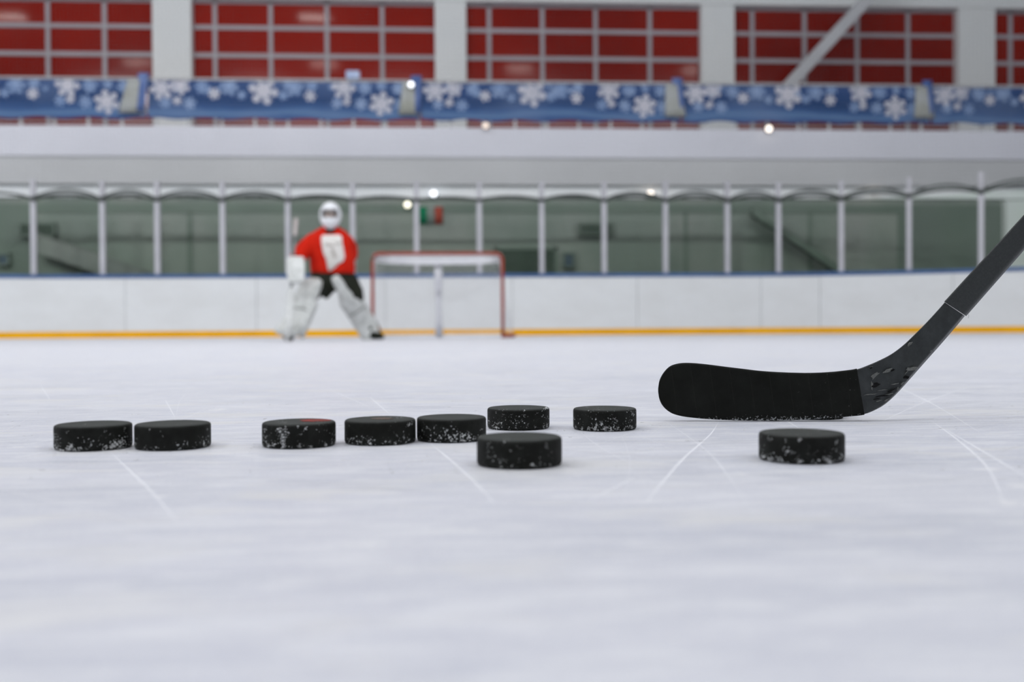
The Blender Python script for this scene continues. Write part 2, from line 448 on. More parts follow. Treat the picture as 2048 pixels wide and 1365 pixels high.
for k in range(14): box(bm, -22 + k * 3.3, -21.985 + k * 3.3, 20.595, 20.61, 3.672, 4.283, 0)
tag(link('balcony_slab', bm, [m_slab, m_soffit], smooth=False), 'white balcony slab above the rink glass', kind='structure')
for nm, d in (('wall_left', (-24.2, -24, -24, 24.7)), ('wall_right', (24, 24.2, -24, 24.7)), ('wall_front', (-24, 24, -24.2, -24))):
    bm = B(); box(bm, *d, 0, 11.2); tag(link(nm, bm, m_side, smooth=False), kind='structure')
bm = B(); box(bm, -24.2, 24.2, -24.2, 24.7, 11.2, 11.4)
tag(link('ceiling', bm, m_ceil, smooth=False), kind='structure')
# pillars
cols = [(-7.062, -6.155), (-.373, .382), (6.143, 6.972), (12.638, 13.584)]
for i, (a, b) in enumerate(cols):
    bm = B(); box(bm, a, b, 24.18, 24.5, 4.284, 8.06); box(bm, a - .06, b + .06, 24.14, 24.5, 4.284, 4.40)
    tag(link(f'trim_{i + 1}', bm, m_column, smooth=False), kind='structure')
bm = B(); box(bm, -24, 24, 24.15, 24.5, 8.06, 8.5)
tag(link('trim_beam', bm, m_column, smooth=False), kind='structure')
# red window bays
bays = [(-15.0, -7.062, [-13.5, -12.2, -10.886, -9.565, -8.244]), (-6.155, -.373, [-5.647, -4.323, -2.979, -1.651]), (.382, 6.143, [.947, 2.252, 3.566, 4.913]),
        (6.972, 12.638, [7.481, 8.803, 10.146, 11.446]), (13.584, 18.2, [14.1, 15.4, 16.7])]
for i, (a, b, ms) in enumerate(bays):
    w = empty(f'window_{i + 1}', ((a + b) / 2, 24.45, 4.3)); tag(w, kind='structure')
    bm = B(); xm = (a + b) / 2
    box(bm, a - xm, b - xm, -.02, .03, 0, 3.76)
    link('red_glazing', bm, m_red, w, smooth=False)
    bm = B()
    for x in ms: box(bm, x - .05 - xm, x + .05 - xm, -.06, .03, 0, 3.76)
    for z in (.45, 1.12, 1.79, 2.455, 3.125): box(bm, a - xm, b - xm, -.055, .03, z - .052, z + .052)
    box(bm, a - xm, b - xm, -.06, .03, 3.70, 3.77); box(bm, a - xm, b - xm, -.06, .03, 0, .06)
    link('mullion', bm, m_mull, w, smooth=False)
# dark doorway in the lower wall
d = empty('door_1', (fx(1.82), FY, 0)); tag(d, kind='structure'); d.scale = (FK, 1, .855)
bm = B(); box(bm, -.70, .70, -.03, .02, .02, 2.08); link('door_leaf', bm, m_sign, d, smooth=False)
bm = B()
for x0, x1, z0, z1 in ((-.78, -.70, 0, 2.15), (.70, .78, 0, 2.15), (-.78, .78, 2.08, 2.15)): box(bm, x0, x1, -.05, .02, z0, z1)
link('door_frame', bm, m_lowdark, d, smooth=False)

# ------------------------------------------------------------------ dasher boards
bd = empty('dasher_boards', (0, 19.3, 0))
tag(bd, 'long white rink boards with blue top cap and yellow kick strip', 'rink boards')
inv = Matrix.Translation((0, -19.3, 0))
def put(o, parent, loc):
    o.data.transform(Matrix.Translation(-V(loc))); o.parent = parent
js = [-25.75, -23.3, -20.85, -18.4, -15.95, -13.5, -11.05, -8.62, -6.19, -3.73, -1.28, 1.17, 3.62, 6.07, 7.2, 9.6, 12.0, 14.45, 16.9, 19.35, 21.8, 24.25]
for a, b in zip(js, js[1:]):
    bm = B(); sweep(bm, a + .004, b - .004, .0, .05, .10, 1.13)
    put(link('board_panel', bm, m_board, smooth=False), bd, (0, 19.3, 0))
bm = B(); sweep(bm, js[0], js[-1], -.006, .05, 0.0, .122)
put(link('kick_strip', bm, m_kick, smooth=False), bd, (0, 19.3, 0))
bm = B(); sweep(bm, js[0], js[-1], -.012, .15, 1.13, 1.205)
put(link('cap_rail', bm, m_cap, smooth=False), bd, (0, 19.3, 0))

# glass posts and panes
px_ = [(-7.8697, 3.002), (-6.6161, 2.975), (-5.5949, 2.978), (-4.37, 2.982), (-3.1357, 2.985), (-1.9012, 2.970), (-.6763, 2.993), (.5387, 2.996), (1.7531, 3.0), (2.9767, 3.004),
       (4.1898, 3.02), (5.4218, 3.011), (6.4179, 2.985), (7.5779, 2.985), (8.7328, 2.995), (9.8326, 3.005)]
ordn = ['first', 'second', 'third', 'fourth', 'fifth', 'sixth', 'seventh', 'eighth', 'ninth', 'tenth', 'eleventh', 'twelfth', 'thirteenth', 'fourteenth', 'fifteenth', 'sixteenth']
where = {4: "just left of the goalie's helmet", 5: "just right of the goalie's helmet", 6: 'rising behind the goal crossbar, nearer the goalie', 7: 'rising behind the goal crossbar, farther from the goalie',
         8: 'first to the right of the goal', 15: 'rising behind the hockey stick shaft'}
ss = [x_to_s(x) for x, _ in px_]
for i, ((x, zt), s) in enumerate(zip(px_, ss)):
    c0 = path(s, .06); a = math.atan2(path(s + .01).y - path(s - .01).y, path(s + .01).x - path(s - .01).x)
    r_ = empty('glass_post', (c0.x, c0.y, 1.205), a)
    tag(r_, f"slim grey glass post {where.get(i, ordn[i] + ' from the left edge of the boards')}", 'post', 'glass posts on the rink boards')
    bm = B(); box(bm, -.045, .045, -.035, .055, .01, zt - 1.205)
    link('upright', bm, m_post, r_, smooth=False)
    bm = B(); box(bm, -.06, .06, -.04, .06, 0, .012)
    link('base_plate', bm, m_post, r_, smooth=False)
sg = [ss[0] - 1.25] + ss + [ss[-1] + 1.25]
for i in range(len(sg) - 1):
    a, b = sg[i] + .066, sg[i + 1] - .066
    n = 4; bm = B(); rs = []
    m_ = path((a + b) / 2, .07)
    for k in range(n + 1):
        s = a + (b - a) * k / n; q0, q1 = path(s, .064) - m_, path(s, .076) - m_
        rs.append([q0, q1, q1 + V((0, 0, 1.42)), q0 + V((0, 0, 1.42))])
    rings(bm, rs, True)
    g = link('rink_glass', bm, m_glass, smooth=False); g.location = (m_.x, m_.y, 1.206)
    w = ('at the left edge of the boards' if i == 0 else "behind the goalie's helmet" if i == 5 else 'behind the hockey stick shaft' if i == 16 else
         'straight above the goal' if i == 7 else f'{ordn[i]} from the left edge of the boards')
    tag(g, f'clear rink glass pane {w}', 'glass pane', 'glass panes on the rink boards')

# protective net hung above the glass
net = empty('rink_net', (0, 19.3, 2.62)); tag(net, 'fine see-through safety net hanging above the rink glass on dark ropes', 'net')
NB = V((0, 19.3, 2.62))
span = [0.10, .18, .175, .165, .15, .08, .06, .05, .07, .10, .15, .175, .17, .175, .175, .17, .17]
hems = [.0, .105, .10, .10, .085, .05, .03, .03, .03, .04, .07, .10, .10, .10, .10, .09, .09]
def hem_z(s):
    for i in range(len(sg) - 1):
        if sg[i] <= s <= sg[i + 1]:
            u = (s - sg[i]) / (sg[i + 1] - sg[i]); k = math.sin(PI * u) ** .8
            rise = .12 if i > 13 else 0
            return 2.63 + (0.04 if i in (14, 15, 16) else 0) * 0 + span[i] * k, hems[i] * (.25 + .75 * k)
    return 2.65, .05
S0, S1 = sg[0], sg[-1]
N = 340
sl = [S0 + (S1 - S0) * i / N for i in range(N + 1)]
for nm, top in (('hem_rope', 1), ('lower_rope', 0)):
    bm = B()
    tube(bm, [path(s, -.012) + V((0, 0, hem_z(s)[0] - (0 if top else hem_z(s)[1]))) - NB for s in sl], .020 if top else .028, 6)
    link(nm, bm, m_rope, net)
bm = B(); rs = []
for s in sl:
    z, hh = hem_z(s); q0 = path(s, -.010) - NB
    rs.append([q0 + V((0, 0, z - hh)), q0 + V((0, .004, z - hh)), q0 + V((0, .004, z)), q0 + V((0, 0, z))])
rings(bm, rs, True); hb = link('hem_band', bm, m_hem, net, smooth=False)
bm = B(); r_ = .0008; s = S0
while s < S1:
    q = path(s, -.012) - NB; zb = hem_z(s)[0]
    rings(bm, [[q + V((dx, dy, zz)) for dx, dy in ((-r_, -r_), (r_, -r_), (r_, r_), (-r_, r_))] for zz in (zb, 9.0)], False); s += .07
z = 2.85
while z < 9:
    rs = []
    for k in range(60):
        q = path(S0 + (S1 - S0) * k / 59, -.012) - NB + V((0, 0, z))
        rs.append([q + V((0, dy, dz)) for dy, dz in ((-r_, -r_), (r_, -r_), (r_, r_), (-r_, r_))])
    rings(bm, rs, False); z += .07
net_mesh = link('netting', bm, m_netcord, net, smooth=False)
for o in net.children:
    o.data.transform(Matrix.Translation((0, 0, 2.62 * 0)))

# ------------------------------------------------------------------ balcony: railing, banners, odds and ends
ra = empty('balcony_railing', (0, 20.66, 4.283)); tag(ra, 'pale metal railing along the balcony edge behind the banners', 'railing')
bm = B(); tube(bm, [(-14 + k, 0, .965) for k in range(31)], .025, 10); link('top_rail', bm, m_rail, ra)
bm = B(); tube(bm, [(-14 + k, 0, .09) for k in range(31)], .012, 8); link('bottom_rail', bm, m_rail, ra)
x = -13.3
while x < 15.5:
    bm = B(); box(bm, x - .028, x + .028, -.015, .015, 0, .955); link('baluster', bm, m_rail, ra, smooth=False); x += .665
bt, bb = 5.20, 4.435
def cloth_y(x, z): return 20.60 + .016 * math.sin(x * 1.7 + z * 1.3) + .010 * math.sin(x * 5.1 + 1) * (z - bb)
flakes = [  # u along the section, px above/below, radius, tone
 (.055, .80, .26, 0), (.125, .86, .20, 0), (.067, .42, .13, 1), (.11, .47, .10, 0), (.157, .40, .14, 1), (.20, .83, .16, 1), (.245, .66, .13, 0), (.30, .85, .20, 1), (.345, .62, .10, 1), (.424, .76, .32, 0),
 (.495, .64, .11, 1), (.535, .85, .20, 1), (.595, .62, .13, 0), (.60, .90, .13, 1), (.718, .86, .26, 0), (.692, .44, .13, 1), (.728, .48, .10, 0), (.782, .42, .15, 1), (.796, .85, .16, 1),
 (.857, .42, .27, 0), (.93, .40, .17, 1), (.92, .84, .15, 1), (.86, .90, .10, 1), (.975, .62, .16, 0), (.985, .30, .16, 0)]
seams = [-11.66, -6.143, -.628, 4.809, 10.15, 15.5]
blab = ['blue snowflake banner hung below the leftmost red window', 'blue snowflake banner hung high above the goalie and goal', 'blue snowflake banner hung right of the middle white pillar, above empty boards',
        'blue snowflake banner hung below the slanting white brace', 'blue snowflake banner section cut off by the right edge of the photo']
def in_flake(x, z, fl_):
    """which print colour covers this spot of cloth (0 cloth, 1 white, 2 pale blue)"""
    hit = 0
    for cx, cz, r, tone, rot in fl_:
        dx, dz = x - cx, z - cz; d = math.hypot(dx, dz)
        if d > r: continue
        a = ((math.atan2(dz, dx) + rot) % (PI / 3)) - PI / 6
        u, w = d * math.cos(a), abs(d * math.sin(a))
        if d < r * .50 or w < r * .10 or (abs(u - r * .72) < r * .16 and w < r * .26):
            if tone == 0: return 1
            hit = 2
    return hit
for i in range(5):
    x0, x1 = seams[i], seams[i + 1]; L = x1 - x0
    ro = empty('hanging_banner', (x0, 20.6, bb)); tag(ro, blab[i], 'banner', 'snowflake banners along the balcony')
    base = V((x0, 20.6, bb))
    fl_ = [(x0 + u * L, bb + v * (bt - bb), r_ * .95, tn, random.uniform(0, 1)) for u, v, r_, tn in flakes]
    fl_ += [(x0 + random.uniform(.03, .97) * L, bb + random.uniform(.72, .98) * (bt - bb), random.uniform(.05, .09), 1, 0) for k in range(14)]
    xa, xb = x0 + .02, x1 - .02
    nx, nz = int((xb - xa) / .018), 42; bm = B(); gv = []
    for k in range(nx + 1):
        x = xa + (xb - xa) * k / nx; sg_ = .02 * math.sin(k * .11 + i); colv = []
        for j in range(nz + 1):
            z = bb + (bt - bb) * j / nz + sg_ * (1 - j / nz)
            colv.append((bm.verts.new(V((x, cloth_y(x, z), z)) - base), x, z))
        gv.append(colv)
    for k in range(nx):
        for j in range(nz):
            f = bm.faces.new([gv[k][j][0], gv[k + 1][j][0], gv[k + 1][j + 1][0], gv[k][j + 1][0]])
            f.material_index = in_flake((gv[k][j][1] + gv[k + 1][j][1]) / 2, (gv[k][j][2] + gv[k][j + 1][2]) / 2, fl_)
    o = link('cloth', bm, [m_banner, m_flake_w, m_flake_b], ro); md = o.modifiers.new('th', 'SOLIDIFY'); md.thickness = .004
    if i < 4:   # bunched end showing the grey back of the cloth
        bm = B(); xs = x1 - .20; lean = (-.12, -.02, .06, .04)[i]
        loft(bm, [(V((xs + lean * (1 - q_), 20.53, bb + .10 + q_ * .66)) - base, V((.22 - .07 * q_, 0, 0)), V((0, .03, 0)), 2.0) for q_ in (0, .25, .5, .75, 1)], n=16)
        link('folded_end', bm, m_fold, ro)
        bm = B()
        loft(bm, [(V((xs + .12 + lean * .9 * (.6 - q_), 20.545, bb + .12 + q_ * .76)) - base, V((.11, 0, 0)), V((0, .04, 0)), 2.0) for q_ in (0, .25, .5, .75, .95, 1.02)], n=16)
        link('rolled_edge', bm, m_fold_b, ro)
bm = B(); box(bm, -.14, .14, -.06, .06, 0, .17); bx_ = link('storage_box', bm, m_boxblue, smooth=False)
md = bx_.modifiers.new('bevel', 'BEVEL'); md.width = .02; md.segments = 2
bx_.location = (-1.999, 20.66, 5.275); tag(bx_, 'small pale blue box perched on the balcony rail', 'box')
# brace
bm = B(); a, b = V((7.75, 23.2, 5.60)), V((10.75, 23.2, 8.84)); dr = (b - a).normalized(); nn = V((dr.z, 0, -dr.x)) * .135
rings(bm, [[p_ + nn + V((0, -.1, 0)), p_ - nn + V((0, -.1, 0)), p_ - nn + V((0, .1, 0)), p_ + nn + V((0, .1, 0))] for p_ in (a, a.lerp(b, .5), b)])
br = link('roof_brace', bm, m_brace, smooth=False); md = br.modifiers.new('bevel', 'BEVEL'); md.width = .02; md.segments = 2
tag(br, 'slanting white steel brace crossing the red window on the right', 'beam')
# glowing balls added in place of glints reflected in the rink glass
def glint(x, y, z, m_, label, r_=.062):
    ro = empty('glint_ball', (x, y, z)); tag(ro, label, 'glint', 'glowing balls for glints in the glass')
    bm = B(); ball(bm, (0, 0, 0), r_, r_, r_, 16, 10); link('glow_ball', bm, m_, ro)
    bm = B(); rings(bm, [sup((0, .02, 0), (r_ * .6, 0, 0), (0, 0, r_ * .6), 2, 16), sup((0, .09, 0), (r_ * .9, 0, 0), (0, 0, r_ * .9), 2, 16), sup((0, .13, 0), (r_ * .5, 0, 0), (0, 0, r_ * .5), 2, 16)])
    link('ball_back', bm, m_fitting, ro)
    bm = B(); tube(bm, [(0, .12, 0), (0, .16, 0), (0, .16, .06)], .01, 8); link('bracket', bm, m_fitting, ro)
glint(fx(-1.0625), 20.62, fz(3.15), m_glint_w, 'glowing ball for a lamp on the dark wall just right of the goalie')
glint(fx(-.43), 20.62, fz(3.42), m_glint_c, 'glowing white ball for a lamp on the fascia above the tricolour flag')
glint(fx(4.88), 20.62, fz(3.43), m_glint_w, 'glowing ball for a lamp on the fascia midway between goal and stick')
glint(fx(10.53), 20.62, fz(3.50), m_glint_w, 'glowing ball for a lamp on the fascia left of the stick shaft')
glint(6.62, 20.45, 4.27, m_glint_w, 'glowing ball for a lamp on the balcony edge below the white brace', .062)
glint(-.80, 20.30, 5.09, m_glint_c, 'glowing white ball for a lamp at the banner top beside the second white pillar', .055)
glint(.714, 20.45, 4.30, m_glint_d, 'dim orange ball for a lamp on the balcony edge right of the second pillar')
# lower wall things
fl = empty('tricolour_flag', (fx(-.50), FY - .04, fz(2.70))); tag(fl, 'small green, white and red flag on the wall above the goal', 'flag')
for nm, a, b, m_ in (('green_stripe', -.24, -.08, m_green), ('white_stripe', -.08, .08, m_flagw), ('red_stripe', .08, .24, m_flagr)):
    bm = B(); rs = []
    for k in range(5):
        x = a + (b - a) * k / 4; y = .012 * math.sin(x * 22)
        rs.append([V((x, y - .004, 0)), V((x, y + .004, 0)), V((x, y + .004, .36)), V((x, y - .004, .36))])
    rings(bm, rs); link(nm, bm, m_, fl)
bm = B(); tube(bm, [(-.28, 0, .37), (.28, 0, .37)], .01, 8); link('hanging_rod', bm, m_fitting, fl)
def sign(x0, x1, z0, z1, m_, name, label, cat):
    x0, x1, z0, z1 = fx(x0), fx(x1), fz(z0), fz(z1); ro = empty(name, ((x0 + x1) / 2, FY - .085, z0)); tag(ro, label, cat)
    bm = B(); w = (x1 - x0) / 2; box(bm, -w, w, -.03, .08, 0, z1 - z0); link('panel', bm, m_, ro, smooth=False)
    bm = B()
    for a in ((-w - .02, w + .02, -.02, .02), (-w - .02, w + .02, z1 - z0 - .02, z1 - z0 + .02), (-w - .02, -w + .02, 0, z1 - z0), (w - .02, w + .02, 0, z1 - z0)):
        box(bm, a[0], a[1], -.045, .03, a[2], a[3])
    link('frame', bm, m_lowdark, ro, smooth=False)
sign(3.126, 3.933, 2.44, 2.70, m_sign, 'wall_sign', 'long dark green sign on the lower wall right of the goal', 'sign')
sign(-10.23, -9.43, 2.40, 2.70, m_sign, 'wall_sign', 'long dark green sign behind the glass at far left', 'sign')
sign(2.738, 2.997, 1.64, 1.973, m_poster, 'wall_poster', 'small dark blue poster on the wall right of the dark doorway', 'poster')
sign(-10.75, -10.5, 1.72, 1.98, m_poster, 'wall_poster', 'small dark blue poster low on the wall at far left', 'poster')
def sloped(name, a, b, h, m_, label, cat, rail):  # slanted bars added for diagonals reflected in the dark glazing
    h *= FK; a = (fx(a[0]), fz(a[1])); b = (fx(b[0]), fz(b[1])); ro = empty(name, (a[0], 20.5, 0)); tag(ro, label, cat); a = V((a[0], 20.5, a[1])); b = V((b[0], 20.5, b[1])); o0 = V((a.x, 20.5, 0))
    bm = B(); rings(bm, [[q - o0 + V((0, dy, dz)) for dy, dz in ((-.12, -h), (.12, -h), (.12, 0), (-.12, 0))] for q in (a, b)])
    link('slant_bar', bm, m_, ro, smooth=False)
    bm = B(); tube(bm, [a - o0 + V((0, -.1, .02)), b - o0 + V((0, -.1, .02))], .02, 8); link('slant_edge', bm, m_, ro)
    for k in range(rail):
        q = a.lerp(b, (k + .5) / rail) - o0; bm = B(); box(bm, q.x - .03, q.x + .03, .06, .12, 0.0, max(.1, q.z - h + .01)); link('support', bm, m_lowdark, ro, smooth=False)
sloped('reflected_slope', (-9.75, 2.42), (-5.9, 1.05), .42, m_slope, 'pale grey sloping bar for a reflection behind the glass at left', 'stairs', 2)
sloped('reflected_slant', (7.35, 3.02), (9.95, 1.30), .14, m_lowdark, 'dark sloping bar for a reflection behind the glass at right', 'stairs', 2)
bm = B(); box(bm, fx(13.9), fx(14.8), 20.6, 20.85, 0, fz(3.29)); tag(link('trim_6', bm, m_column, smooth=False), kind='structure')

# ------------------------------------------------------------------ goal
GX, GY = -.20, 14.1
go = empty('ice_hockey_goal', (GX, GY, 0)); tag(go, 'red framed ice hockey goal with white net standing behind the goalie', 'goal')
W2, H, pr = .915, 1.195, .024
bm = B()
pts = [(-W2, 0, 0), (-W2, 0, .5), (-W2, 0, H - .09)] + [(-W2 + .09 - .09 * math.cos(a), 0, H - .09 + .09 * math.sin(a)) for a in (R(30), R(60), R(90))]
pts += [(-p_[0], 0, p_[2]) for p_ in pts[::-1]]
tube(bm, pts, pr, 14); link('front_frame', bm, m_gred, go)
# base frame
def base_pts(z=.03):
    l = [(-W2, 0, z), (-W2 - .13, .10, z), (-W2 - .17, .30, z), (-W2 - .05, .62, z), (-.45, .98, z), (-.1, 1.04, z), (0, 1.05, z)]
    return l + [(-a, b, c) for a, b, c in l[-2::-1]]
bm = B(); tube(bm, base_pts()[1:-1], .022, 10); link('base_frame', bm, m_gwhite, go)
for sx in (-1, 1):
    bm = B(); tube(bm, [(sx * W2, 0, .03), (sx * (W2 + .07), .02, .03), (sx * (W2 + .14), .06, .03), (sx * (W2 + .17), .12, .035)], .028, 12); link('base_foot', bm, m_gred, go)
def top_pts(z=H - .045):
    l = [(-W2 + .03, .0, z + .03), (-W2 + .05, .22, z + .01), (-W2 + .16, .40, z), (-.4, .50, z), (0, .52, z)]
    return l + [(-a, b, c) for a, b, c in l[-2::-1]]
bm = B(); tube(bm, top_pts(), .022, 10); link('top_frame', bm, m_gwhite, go)
bm = B(); rs = []
for k in range(13):
    x = -W2 + .06 + (2 * W2 - .12) * k / 12; y = .05 + .44 * math.sin(PI * k / 12) ** .5
    rs.append([V((x, y, H - .125)), V((x, y + .012, H - .125)), V((x, y + .012, H - .03)), V((x, y, H - .03))])
rings(bm, rs); link('net_band', bm, m_gwhite, go, smooth=False)
bm = B(); loft(bm, [((0, .53, H - .04), (.065, 0, 0), (0, .035, .01), 2.5), ((0, .66, .86), (.06, 0, 0), (0, .035, .01), 2.5), ((0, .78, .5), (.04, 0, 0), (0, .03, .01), 2.5), ((0, .92, .25), (.045, 0, 0), (0, .035, .01), 2.5), ((0, 1.03, .03), (.06, 0, 0), (0, .04, .01), 2.5)], n=16)
link('centre_support', bm, m_gwhite, go)
# net cords
def lerp_pts(l, n):
    l = [V(q) for q in l]; d = [0]
    for a, b in zip(l, l[1:]): d.append(d[-1] + (b - a).length)
    out = []
    for k in range(n + 1):
        s = d[-1] * k / n; i = max(j for j in range(len(d)) if d[j] <= s + 1e-9); i = min(i, len(l) - 2)
        out.append(l[i].lerp(l[i + 1], (s - d[i]) / (d[i + 1] - d[i])))
    return out
nb, nv = 64, 24
tp, bp = lerp_pts(top_pts(H - .06), nb), lerp_pts(base_pts(.035), nb)
bm = B()
for k in range(nb + 1):
    tube(bm, [tp[k].lerp(bp[k], j / 6) + V((0, .03 * math.sin(PI * j / 6), 0)) for j in range(7)], .0022, 4, False)
for j in range(nv + 1):
    u = j / nv
    tube(bm, [tp[k].lerp(bp[k], u) + V((0, .03 * math.sin(PI * u), 0)) for k in range(0, nb + 1, 2)], .0022, 4, False)
for k in range(4, nb - 3):
    q = tp[k]; tube(bm, [q, V((q.x, 0.0, H))], .0022, 4, False)
for j in range(1, 9):
    y = .055 * j; tube(bm, [(-W2 + .1 + .02 * j, y, H - .02), (W2 - .1 - .02 * j, y, H - .02)], .0022, 4, False)
link('goal_net', bm, m_gnet, go, smooth=False)
bm = B(); rs = []
for q in lerp_pts(base_pts(0), 40):
    n_ = V((q.x, q.y - .3, 0)).normalized() * -.02
    rs.append([q + n_, q + n_ * .2, q + n_ * .2 + V((0, 0, .045)), q + n_ + V((0, 0, .045))])
rings(bm, rs); link('net_skirt', bm, m_gwhite, go, smooth=False)

# ------------------------------------------------------------------ goalie
PX, PY = -1.42, 11.8
PO = V((PX, PY, 0))
pe = empty('person', PO); tag(pe, 'goalie in white mask and red jersey standing with legs wide before the goal', 'person', kind=None)
def part(name, bm, m_, parent=None, **kw):
    o = link(name, bm, m_, **kw); o.data.transform(Matrix.Translation(-PO)); o.parent = parent or pe
    return o
J = dict(pel=(-1.42, 11.93, .80), sp=(-1.425, 11.89, .97), ch=(-1.43, 11.84, 1.14), nk=(-1.42, 11.80, 1.33), nk2=(-1.415, 11.78, 1.38), hd=(-1.41, 11.755, 1.455), ht=(-1.41, 11.76, 1.555),
         cR=(-1.54, 11.85, 1.20), sR=(-1.625, 11.84, 1.165), eR=(-1.755, 11.73, 1.01), wR=(-1.80, 11.51, .86), hR=(-1.806, 11.43, .82),
         cL=(-1.31, 11.86, 1.19), sL=(-1.25, 11.87, 1.15), eL=(-1.18, 11.97, 1.04), wL=(-1.19, 11.96, .955), hL=(-1.20, 11.94, .915),
         pR=(-1.52, 11.92, .77), kR=(-1.66, 11.66, .50), aR=(-1.845, 11.42, .13), fR=(-1.875, 11.30, .07),
         pL=(-1.31, 11.92, .77), kL=(-1.19, 11.97, .48), aL=(-1.0, 12.28, .15), fL=(-.955, 12.20, .09))
RAD = dict(pel=.15, sp=.14, ch=.155, nk=.065, nk2=.06, hd=.085, ht=.075, cR=.07, sR=.055, eR=.042, wR=.030, hR=.032, cL=.07, sL=.055, eL=.042, wL=.034, hL=.04, pR=.11, kR=.05, aR=.045, fR=.04, pL=.11, kL=.05, aL=.045, fL=.04)
ED = [('pel', 'sp'), ('sp', 'ch'), ('ch', 'nk'), ('nk', 'nk2'), ('nk2', 'hd'), ('hd', 'ht'), ('ch', 'cR'), ('cR', 'sR'), ('sR', 'eR'), ('eR', 'wR'), ('wR', 'hR'), ('ch', 'cL'), ('cL', 'sL'), ('sL', 'eL'), ('eL', 'wL'), ('wL', 'hL'),
      ('pel', 'pR'), ('pR', 'kR'), ('kR', 'aR'), ('aR', 'fR'), ('pel', 'pL'), ('pL', 'kL'), ('kL', 'aL'), ('aL', 'fL')]
# nose and fingers as small chains
J['ns'] = (-1.41, 11.655, 1.445); RAD['ns'] = .014; ED.append(('hd', 'ns'))
J['jaw'] = (-1.41, 11.70, 1.40); RAD['jaw'] = .05; ED.append(('hd', 'jaw'))
def hand(pref, hj, wrist, curl):
    h, w = V(J[hj]), V(J[wrist]); f = (h - w).normalized(); sd = f.cross(V((0, 0, 1))).normalized(); up = sd.cross(f)
    for i, (o_, L) in enumerate(((-.030, .075), (-.010, .085), (.010, .08), (.030, .062))):
        a = h + sd * o_ * .6 + f * .018; b = a + f * L * .22 - up * .012; c_ = b + f * L * .08 - up * L * curl
        for k, (p_, r_) in enumerate(((a, .010), (b, .009), (c_, .008))):
            J[f'{pref}{i}{k}'] = tuple(p_); RAD[f'{pref}{i}{k}'] = r_
            ED.append((hj if k == 0 else f'{pref}{i}{k - 1}', f'{pref}{i}{k}'))
    a = h + sd * .022 - f * .005; b = a + sd * .008 + f * .02 - up * .02
    for k, (p_, r_) in enumerate(((a, .013), (b, .010))):
        J[f'{pref}t{k}'] = tuple(p_); RAD[f'{pref}t{k}'] = r_; ED.append((hj if k == 0 else f'{pref}t{k - 1}', f'{pref}t{k}'))
hand('fr', 'hR', 'wR', .5); hand('fl', 'hL', 'wL', .4)
me = bpy.data.meshes.new('body'); ks = list(J)
me.from_pydata([V(J[k]) - PO for k in ks], [(ks.index(a), ks.index(b)) for a, b in ED], [])
body = bpy.data.objects.new('body', me); COL.objects.link(body); body.parent = pe; me.materials.append(m_skin)
md = body.modifiers.new('skin', 'SKIN'); md.use_smooth_shade = True
for i, k in enumerate(ks):
    v = me.skin_vertices[0].data[i]; v.radius = (RAD[k], RAD[k]); v.use_root = (k == 'pel')
md = body.modifiers.new('sub', 'SUBSURF'); md.levels = 1; md.render_levels = 2
def fuse(o, vox=.012, it=6):
    md = o.modifiers.new('fuse', 'REMESH'); md.mode = 'VOXEL'; md.voxel_size = vox; md.use_smooth_shade = True
    md = o.modifiers.new('smooth', 'SMOOTH'); md.iterations = it; md.factor = .5
# jersey
bm = B()
hx = -1.405
loft(bm, [((hx, 11.90, .79), (.255, 0, 0), (0, .175, 0), 2.4), ((hx, 11.89, .86), (.262, .0, 0), (0, .19, 0), 2.4), ((-1.41, 11.87, 1.0), (.265, 0, 0), (0, .20, 0), 2.4), ((-1.425, 11.85, 1.13), (.268, 0, 0), (0, .195, 0), 2.3),
          ((-1.43, 11.85, 1.22), (.245, 0, 0), (0, .175, 0), 2.2), ((-1.425, 11.84, 1.29), (.18, 0, 0), (0, .14, 0), 2.1), ((-1.42, 11.82, 1.335), (.10, 0, 0), (0, .10, 0), 2)], n=36)
tube(bm, [(-1.54, 11.85, 1.205), (-1.63, 11.84, 1.165), (-1.715, 11.78, 1.08), (-1.765, 11.70, .99), (-1.785, 11.64, .945)], [.10, .102, .098, .095, .085], 20)
tube(bm, [(-1.30, 11.86, 1.19), (-1.245, 11.87, 1.155), (-1.205, 11.93, 1.09), (-1.195, 11.95, 1.03), (-1.20, 11.98, .975)], [.10, .102, .092, .084, .07], 20)
fuse(part('jersey', bm, m_jersey))
bm = B()
# neck hole band
rings(bm, [sup((-1.415, 11.80, 1.285), (.105, 0, .0), (0, .125, .035), 2, 24), sup((-1.415, 11.80, 1.315), (.095, 0, .0), (0, .115, .03), 2, 24), sup((-1.416, 11.80, 1.36), (.075, 0, 0), (0, .078, .01), 2, 24)])
part('collar', bm, m_black)
